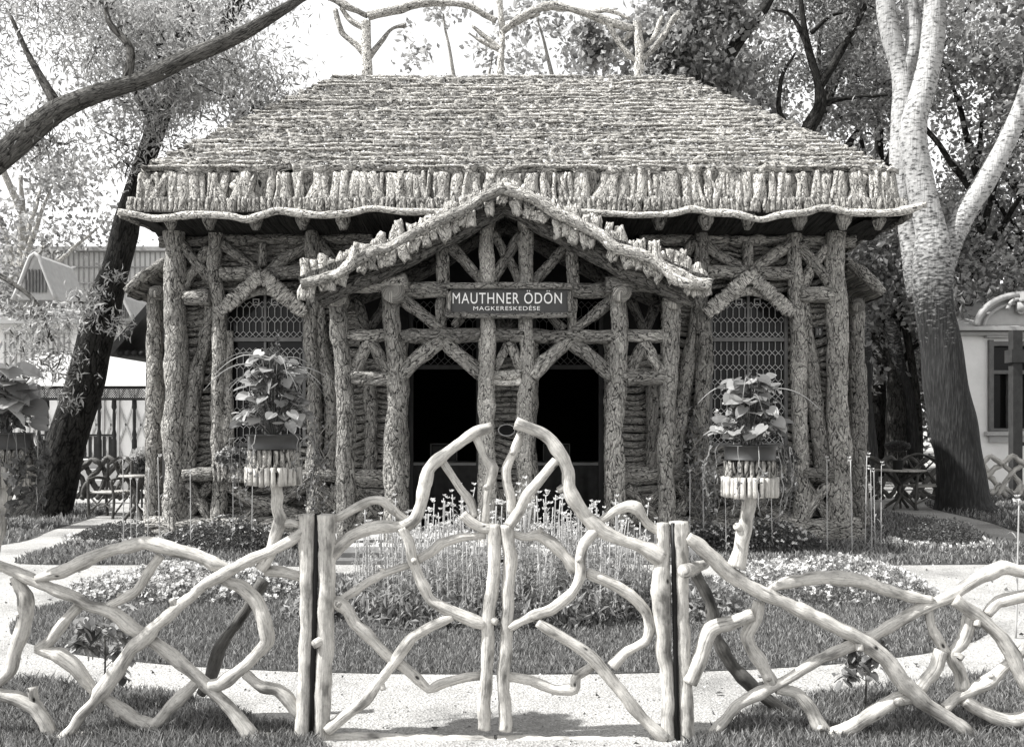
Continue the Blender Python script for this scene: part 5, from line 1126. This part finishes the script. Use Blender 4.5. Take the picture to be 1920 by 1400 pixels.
mb.box((cxh, wy - .34, 4.5), (.34, .12, .22)); mb.lathe((cxh, wy - .34, 4.62), [(.12, 0), (.16, .06), (.1, .12), (.13, .2), (0, .28)], 12)
mb.build('gable', M['pale'], hs)
wf = MB()
for a, b_, c, d in ((wx0 - .06, wx0 + .05, wz0, wz1 + .1), (wx1 - .05, wx1 + .06, wz0, wz1 + .1), (wx0 + .05, wx1 - .05, wz1 - .05, wz1 + .06), (wx0 + .05, wx1 - .05, wz0, wz0 + .07), (wx0 + .05, wx1 - .05, wz1 - .75, wz1 - .66), ((wx0 + wx1) / 2 - .04, (wx0 + wx1) / 2 + .04, wz0 + .07, wz1 - .75)):
    wf.box(((a + b_) / 2, wy - .03, (c + d) / 2), (b_ - a, .14, d - c))
w_ = wf.build('window', M['frame'], hs, smooth=False)
MB().box(((wx0 + wx1) / 2, wy + .12, (wz0 + wz1) / 2), (wx1 - wx0 - .02, .02, wz1 - wz0 - .02)).build('glass', M['glass'], w_, smooth=False)
mb = MB(); mb.box(((wx0 + wx1) / 2, wy - .08, wz0 - .06), (wx1 - wx0 + .3, .2, .1)); mb.box(((wx0 + wx1) / 2, wy - .05, wz0 - .2), (wx1 - wx0 + .1, .1, .16)); mb.box(((wx0 + wx1) / 2, wy - .08, wz1 + .2), (wx1 - wx0 + .3, .16, .1)); mb.build('sill', M['pale'], w_, smooth=False)
mb = MB(); xp = px2(1904, 22.5); mb.box((xp, 22.5, 1.9), (.22, .22, 3.8)); mb.box((xp, 22.5, 3.2), (.34, .34, .3)); mb.box((xp + 2.2, 22.5, 1.15), (4.2, .1, .09)); mb.build('porch_post', M['dwood'], hs, smooth=False)

# veranda on the left: dark posts, lattice frieze, pale plank roof, white panelled wall behind
ve = root('veranda', (-11, 25, 0), 'dark wooden veranda with turned posts and pale plank roof behind the leaning trunk', 'veranda')
Y = 24.0; xa_, xb_ = px2(20, Y), px2(274, Y); zf, zp, zr = pz2(862, Y), pz2(748, Y), pz2(726, Y)
mb = MB(); mb.box(((xa_ + xb_) / 2, Y + 1.6, zf / 2 - .02), (xb_ - xa_, 3.2, zf - .04)); mb.box(((xa_ + xb_) / 2 + .6, Y - .2, zf * .35), (1.8, .34, zf * .7)); mb.box(((xa_ + xb_) / 2 + .6, Y - .5, zf * .17), (1.8, .3, zf * .34)); mb.build('floor', M['pale'], ve, smooth=False)
for x in (73, 88, 132, 186, 214, 252):
    xx = px2(x, Y); r = .05 if x != 73 else .04
    h = zp - zf; MB().lathe((xx, Y, zf), [(0, 0), (r * 1.3, 0), (r * 1.3, h * .32), (r * .9, h * .36), (r * 1.25, h * .42), (r * .75, h * .5), (r * .9, h * .7), (r * .7, h * .82), (r * 1.3, h * .86), (r * 1.1, h), (0, h)], 10).build('turned_post', M['dwood'], ve)
mb = MB(); mb.box(((xa_ + xb_) / 2, Y, zr), (xb_ - xa_, .1, .07)); mb.box(((xa_ + xb_) / 2, Y, zp), (xb_ - xa_, .1, .06)); n_ = 60
for i in range(n_):
    x = xa_ + (xb_ - xa_) * (i + .5) / n_
    for s in (-1, 1): mb.box((x, Y + .01 * s, (zr + zp) / 2), (.012, .01, (zr - zp) * 1.35), ry=s * .75)
mb.build('lattice_frieze', M['dwood'], ve, smooth=False)
for a, b_ in ((73, 130), (134, 184), (190, 212)):
    A_, B_ = px2(a, Y), px2(b_, Y); mb = MB(); mb.box(((A_ + B_) / 2, Y, zf + .62), (B_ - A_, .07, .05)); mb.box(((A_ + B_) / 2, Y, zf + .06), (B_ - A_, .06, .05)); k = int((B_ - A_) / .12)
    for i in range(k): mb.box((A_ + (i + .5) * (B_ - A_) / k, Y, zf + .33), (.075, .03, .52))
    mb.build('balustrade', M['dwood'], ve, smooth=False)
mb = MB(); g_ = np.zeros((2, 30, 3)); t_ = np.linspace(0, 1, 30)
for i, x in enumerate((xa_ - .4, xb_ + .3)): g_[i, :, 0] = x; g_[i, :, 1] = Y - .35 + 2.6 * t_; g_[i, :, 2] = zr + .02 + 1.0 * t_ + .02 * (np.arange(30) % 2)
mb.grid(g_); mb.build('roof', M['slate'], ve, smooth=False)
mb = MB(); mb.box(((xa_ + xb_) / 2 - 2.4, Y + 7.0, 1.7), (xb_ - xa_ + 3, .1, 3.4)); mb.build('rear_wall', M['white'], ve, smooth=False)
mb = MB()
for i in range(9):
    x = xa_ + (xb_ - xa_) * (i + .5) / 9; w2 = (xb_ - xa_) / 9
    x = x * 1.28 ; w2 *= 1.28
    mb.box((x - w2 / 2, Y + 6.9, 1.7), (.07, .05, 3.2)); 
    for s in (-1, 1): mb.box((x, Y + 6.92, 1.6), (.05, .03, 2.6), ry=s * .34)
mb.build('wall_battens', M['pale'], ve, smooth=False)
# dark shed gable between veranda and pavilion
sh = root('wooden_shed', (-8.6, 19.5, 0), 'dark timber shed with a steep roof edge tucked behind the left corner of the pavilion', 'shed')
a, b_ = P(284, 572, 18), P(204, 664, 18); mb = MB(); d = b_ - a; L = np.linalg.norm(d)
mb.box((a + b_) / 2 + (0, .9, 0), (L, 1.9, .13), ry=-math.atan2(d[2], d[0])); mb.build('roof', M['dwood'], sh, smooth=False)
mb = MB(); 
for i in range(5): p = P(226 + i * 13, 662, 18); mb.tube([p, p + (0, 1.8, 0)], .06, seg=8)
mb.build('rafter', M['dwood'], sh); c = P(266, 800, 18.2); MB().box((c[0] + .12, 18.5, 1.7), (.2, .3, 3.4)).build('corner_post', M['dwood'], sh, smooth=False)
c = P(276, 800, 18.6); MB().box((c[0] + .35, 19, 1.6), (.8, .1, 3.2)).build('wall', M['frame'], sh, smooth=False)

# exhibition hall far left
hl = root('exhibition_hall', (-20, 40, 0), 'large pale hall with glazed gables and long window rows at the left', 'hall')
Y = 38.0
def band(y0, y1, Yw, xa, xb, name, mat, par=hl, t=.3): 
    z0, z1 = pz2(y1, Yw), pz2(y0, Yw); X0, X1 = px2(xa, Yw), px2(xb, Yw); return MB().box(((X0 + X1) / 2, Yw + t / 2, (z0 + z1) / 2), (X1 - X0, t, z1 - z0)).build(name, M[mat], par, smooth=False)
def mull(y0, y1, Yw, xa, xb, k, name='window', rails=3, mat='pale'):
    mb = MB(); z0, z1 = pz2(y1, Yw), pz2(y0, Yw)
    for i in range(k + 1): mb.box((px2(xa + (xb - xa) * i / k, Yw), Yw - .04, (z0 + z1) / 2), (.05, .05, z1 - z0))
    for i in range(rails): mb.box((px2((xa + xb) / 2, Yw), Yw - .07, z0 + (z1 - z0) * i / max(1, rails - 1)), (px2(xb, Yw) - px2(xa, Yw), .05, .06))
    return mb.build(name, M[mat], hl, smooth=False)
band(470, 900, 44, -700, 330, 'wall', 'white'); mull(472, 560, 44, 100, 330, 24, rails=4); band(462, 470, 43.7, -200, 330, 'cornice', 'pale', t=.6)
band(600, 900, 36, -700, 262, 'front_wall', 'white'); mull(625, 700, 36, 10, 130, 12); mull(632, 700, 36, 200, 262, 9)
mb = MB(); X0, X1 = px2(-700, 36), px2(268, 36); mb.add(np.array([(X0, 35.4, pz2(602, 36)), (X1, 35.4, pz2(612, 36)), (X1, 40, pz2(560, 36)), (X0, 40, pz2(540, 36))]), np.array([[0, 1, 2, 3]])); mb.build('roof', M['slate'], hl, smooth=False)
band(598, 606, 35.2, -700, 266, 'gutter', 'pale', t=.2)
for cx_, hw, yt in ((78, 40, 480), (236, 26, 555)):
    X = px2(cx_, 35); W2 = hw / F * 35; zt_ = pz2(yt, 35); z0 = pz2(yt + 85, 35) if cx_ < 100 else pz2(yt + 48, 35)
    pg = MB(); pr_ = [(X - W2, z0), (X - W2 * .62, z0 + (zt_ - z0) * .42), (X - W2 * .2, zt_ - .12), (X, zt_), (X + W2 * .2, zt_ - .12), (X + W2 * .62, z0 + (zt_ - z0) * .42), (X + W2, z0)]
    V = np.array([(x, 34.6, z) for x, z in pr_] + [(x, 37.2, z) for x, z in pr_]); k = len(pr_); pg.add(V, [np.array([[i, i + 1, k + i + 1, k + i] for i in range(k - 1)]), np.arange(k)[None, ::-1]])
    dmr = pg.build('dormer', M['slate'], hl, smooth=False)
    mb = MB()
    for i in range(7): x = X - W2 * .45 + W2 * .9 * i / 6; mb.box((x, 34.55, (z0 + zt_) / 2 - .15), (.05, .05, (zt_ - z0) * .5))
    mb.build('window', M['frame'], dmr, smooth=False)
    MB().tube([(x, 34.5, z) for x, z in pr_], .08, seg=6, step=.3).build('gable_trim', M['pale'], dmr)

# ================================================================== FAR FENCES, TABLES, CHAIRS
def rustic(px0, px1, ytop, ybot, Y, label, n, mat='woodd', seed=1, wd=10):
    c = P((px0 + px1) / 2, ybot, Y); o = root('branch_fence', (c[0], Y, 0), label, 'fence'); st = (px1 - px0) / n; h = ybot - ytop
    kw = dict(Y=Y, mat=mat, step=.08, seg=8, wob=.03, amp=.003, knots=False)
    for i in range(n):
        x = px0 + st * i; j = lambda s=4: rs.normal(0, s)
        branch(o, [(x - st * .2, ybot), (x + st * .4 + j(), ybot - h * .5 + j()), (x + st * 1.1, ytop + h * .15 + j())], wd, **kw)
        branch(o, [(x + st * 1.2, ybot), (x + st * .6 + j(), ybot - h * .45 + j()), (x, ytop + h * .15 + j())], wd, dy=.06, **kw)
        branch(o, [(x, ytop + h * .16 + j(2)), (x + st * .5, ytop + j(2)), (x + st, ytop + h * .16 + j(2))], wd, dy=-.03, **kw)
        branch(o, [(x + st * .1, ybot - h * .2), (x + st * .5 + j(), ybot - h * .05), (x + st * .9, ybot - h * .3)], wd * .9, dy=.03, **kw)
    return o
rustic(1612, 1762, 857, 935, 20.0, 'dark branch fence behind the table with the potted ball tree', 4)
rustic(1838, 2080, 856, 928, 20.5, 'paler branch fence right of the big poplar in front of the stucco house', 6, mat='wood')
rustic(128, 282, 858, 935, 19.5, 'dark branch fence behind the chair left of the pavilion', 5)
rustic(-260, 60, 850, 960, 17.0, 'branch fence left of the leaning willow at the left edge', 6, mat='woodd')
def table(px_, Y, w_, label, name='rustic_table'):
    c = np.array([px2(px_, Y), Y, 0.]); o = root(name, tuple(c), label, 'table')
    mb = MB(); mb.lathe(c + (0, 0, .72), [(0, 0), (w_ / 2, 0), (w_ / 2 + .01, .015), (w_ / 2, .03), (0, .03)], 28); mb.build('tabletop', M['woodg'], o)
    for i in range(4):
        a = math.pi / 4 + i * math.pi / 2; d = np.array([math.cos(a), math.sin(a), 0]); MB().tube([c + d * w_ * .36, c + d * .04 + (0, 0, .36) - d * .08, c + d * w_ * .34 + (0, 0, .719)], .028, seg=8, amp=.006, wob=.02).build('leg', M['woodd'], o)
    return o, c
table(1688, 18.2, .92, 'round rustic table with crossed branch legs carrying a potted ball tree')
tb2, _ = table(256, 16.2, .56, 'small pale rustic table against the left corner of the pavilion')
c = np.array([px2(1683, 18.2), 18.2, .7515]); o = root('potted_ball_tree', tuple(c), 'small clipped ball tree in a dark tub on the rustic table', 'potted tree')
mb = MB(); mb.lathe(c, [(0, 0), (.085, 0), (.10, .17), (.11, .175), (.10, .18), (.0, .16)], 16); mb.build('tub', M['dwood'], o); mb = MB(); mb.tube([c + (0, 0, .15), c + (0, 0, .40)], .01, seg=6); mb.build('stem', M['woodd'], o)
mb = MB(); p = blob(1500, c + (0, 0, .44), (.23, .23, .10), .6); leaves(mb, p, p - c - (0, 0, .3), .05, .5); mb.build('crown', M['leafd'], o, smooth=False)
def rchair(px_, Y, rz, label, wide=.5):
    o = root('rustic_chair', (px2(px_, Y), Y, 0), label, 'chair'); c0, s0 = math.cos(rz), math.sin(rz)
    def T(x, y, z): return np.array([px2(px_, Y) + x * c0 - y * s0, Y + x * s0 + y * c0, z])
    w2 = wide / 2
    for sx in (-1, 1):
        for sy, h in ((-1, .66), (1, .98)): MB().tube([T(sx * w2, sy * .22, 0), T(sx * w2 * 1.04, sy * .23, h * .5), T(sx * w2 * .96, sy * .25, h)], .024, seg=8, amp=.005, wob=.015).build('leg', M['woodd'], o)
        MB().tube([T(sx * w2, -.26, .66), T(sx * w2 * 1.1, 0, .69), T(sx * w2, .25, .64)], .022, seg=8, amp=.004, wob=.01).build('armrest', M['woodd'], o)
        MB().tube([T(sx * w2, -.2, .08), T(sx * w2, .2, .42)], .016, seg=6).build('brace', M['woodd'], o)
    mb = MB()
    for i in range(7): mb.tube([T(-w2, -.22 + i * .073, .44), T(w2, -.22 + i * .073, .44)], .02, seg=7, amp=.004)
    mb.build('seat', M['woodg'], o)
    mb = MB(); mb.tube([T(-w2, .24, .9), T(0, .27, 1.03), T(w2, .24, .9)], .024, seg=8, wob=.01)
    for a, b_ in ((-.9, .3), (-.3, .9), (.3, -.6), (.9, -.1)): mb.tube([T(a * w2, .24, .46), T((a + b_) / 2 * w2, .27, .7), T(b_ * w2, .25, .95)], .017, seg=7, wob=.01)
    mb.build('backrest', M['woodd'], o)
    mb = MB(); mb.tube([T(-w2, -.22, .12), T(0, -.21, .26), T(w2, -.22, .12)], .016, seg=6); mb.tube([T(-w2, -.22, .38), T(0, -.21, .2), T(w2, -.22, .38)], .016, seg=6); mb.build('stretcher', M['woodd'], o)
    return o
rchair(207, 16.6, -.3, 'rustic branch armchair beside the small pale table on the left')
rchair(1740, 18.3, .3, 'rustic branch bench right of the table with the potted ball tree', .9)
# white flowering pot on the veranda steps
c = np.array([px2(266, 18.5), 18.5, 0.]); o = root('flowering_bush', tuple(c), 'small bush crowded with white flowers beside the pavilion left corner', 'bush'); mb = MB(); p = blob(500, c + (0, 0, 1.0), (.2, .2, .17), .6); leaves(mb, p, p - c - (0, 0, .9), .07, .7); mb.build('blossoms', M['petal'], o, smooth=False)
mb = MB(); p = blob(600, c + (0, 0, .75), (.2, .2, .3), .3); leaves(mb, p, p - c, .08, .5); mb.tube([c, c + (0, 0, .8)], .02); mb.build('foliage', M['leafd'], o, smooth=False)
# bark flower boxes under the windows
for x, lb in ((437, 'bark flower box with small white flowers under the left window'), (1465, 'bark flower box under the right window')):
    Y = 13.2; c = P(x, 906, Y); o = root('flower_box', tuple(c), lb, 'flower box'); mb = MB(); xx = c[0] - .24
    while xx < c[0] + .25: chip(mb, np.array([xx, Y, c[2] + .02]), (rs.normal(0, .05), 0, 1), .22 + .03 * rs.rand(), .06, .02, jag=.03); xx += .05
    mb.box((c[0], Y + .08, c[2] + .12), (.48, .13, .18)); mb.build('box', M['bark'], o)
    mb = MB(); p = blob(500, c + (0, .05, .34), (.27, .13, .17), .2); leaves(mb, p, rs.normal(0, 1, p.shape), .06, .6); mb.build('foliage', M['leafd'], o, smooth=False)
    mb = MB(); p = blob(26, c + (0, .0, .36), (.26, .15, .14), .85)
    for q in p: leaves(mb, q + rs.normal(0, .008, (5, 3)), rs.normal(0, 1, (5, 3)) - (0, .6, 0), .035, .9)
    mb.build('blossoms', M['petal'], o, smooth=False)
# wire hoop edging of the lawns
def hoops(x0, x1, Y, label, r=.075):
    o = root('hoop_edging', ((x0 + x1) / 2, Y, 0), label, 'edging'); mb = MB(); x = x0; k = 0
    while x < x1:
        th = np.linspace(0, math.pi, 9); mb.tube([(x + r * math.cos(t), Y + .02 * (k % 2), r * 1.5 * math.sin(t)) for t in th], .0035, seg=5, step=.05, dome=0); x += r * 1.55; k += 1
    mb.build('wire_hoops', M['frame'], o)
hoops(px2(1300, 11.05), px2(2000, 11.05), 11.05, 'row of low wire hoops edging the right lawn')
hoops(px2(50, 11.0), px2(600, 11.0), 11.0, 'row of low wire hoops edging the left lawn')
# climbing vine on the facade near the right planter and left of the left planter
for px_, lb, n in ((1316, 'climbing vine with small pale leaves on the wall left of the right window', 700), (603, 'climbing vine on the wall between the left window and the porch', 380)):
    Y = 13.15; c = np.array([px2(px_, Y), Y, 0.]); o = root('climbing_vine', tuple(c), lb, 'vine'); mb = MB(); st = MB()
    for i in range(5):
        H = rs.uniform(.9, 1.9); ps = [c + np.array([rs.normal(0, .10) + .06 * math.sin(k), rs.normal(0, .01), H * k / 6]) for k in range(7)]; st.tube(ps, .006, seg=5)
        for p in ps: q = p + rs.normal(0, .07, (n // 35, 3)) * (1, .35, 1); leaves(mb, q, rs.normal(0, 1, q.shape) - (0, .5, .4), .06, .7)
    st.build('stem', M['woodg'], o); mb.build('foliage', M['leafm'], o, smooth=False)
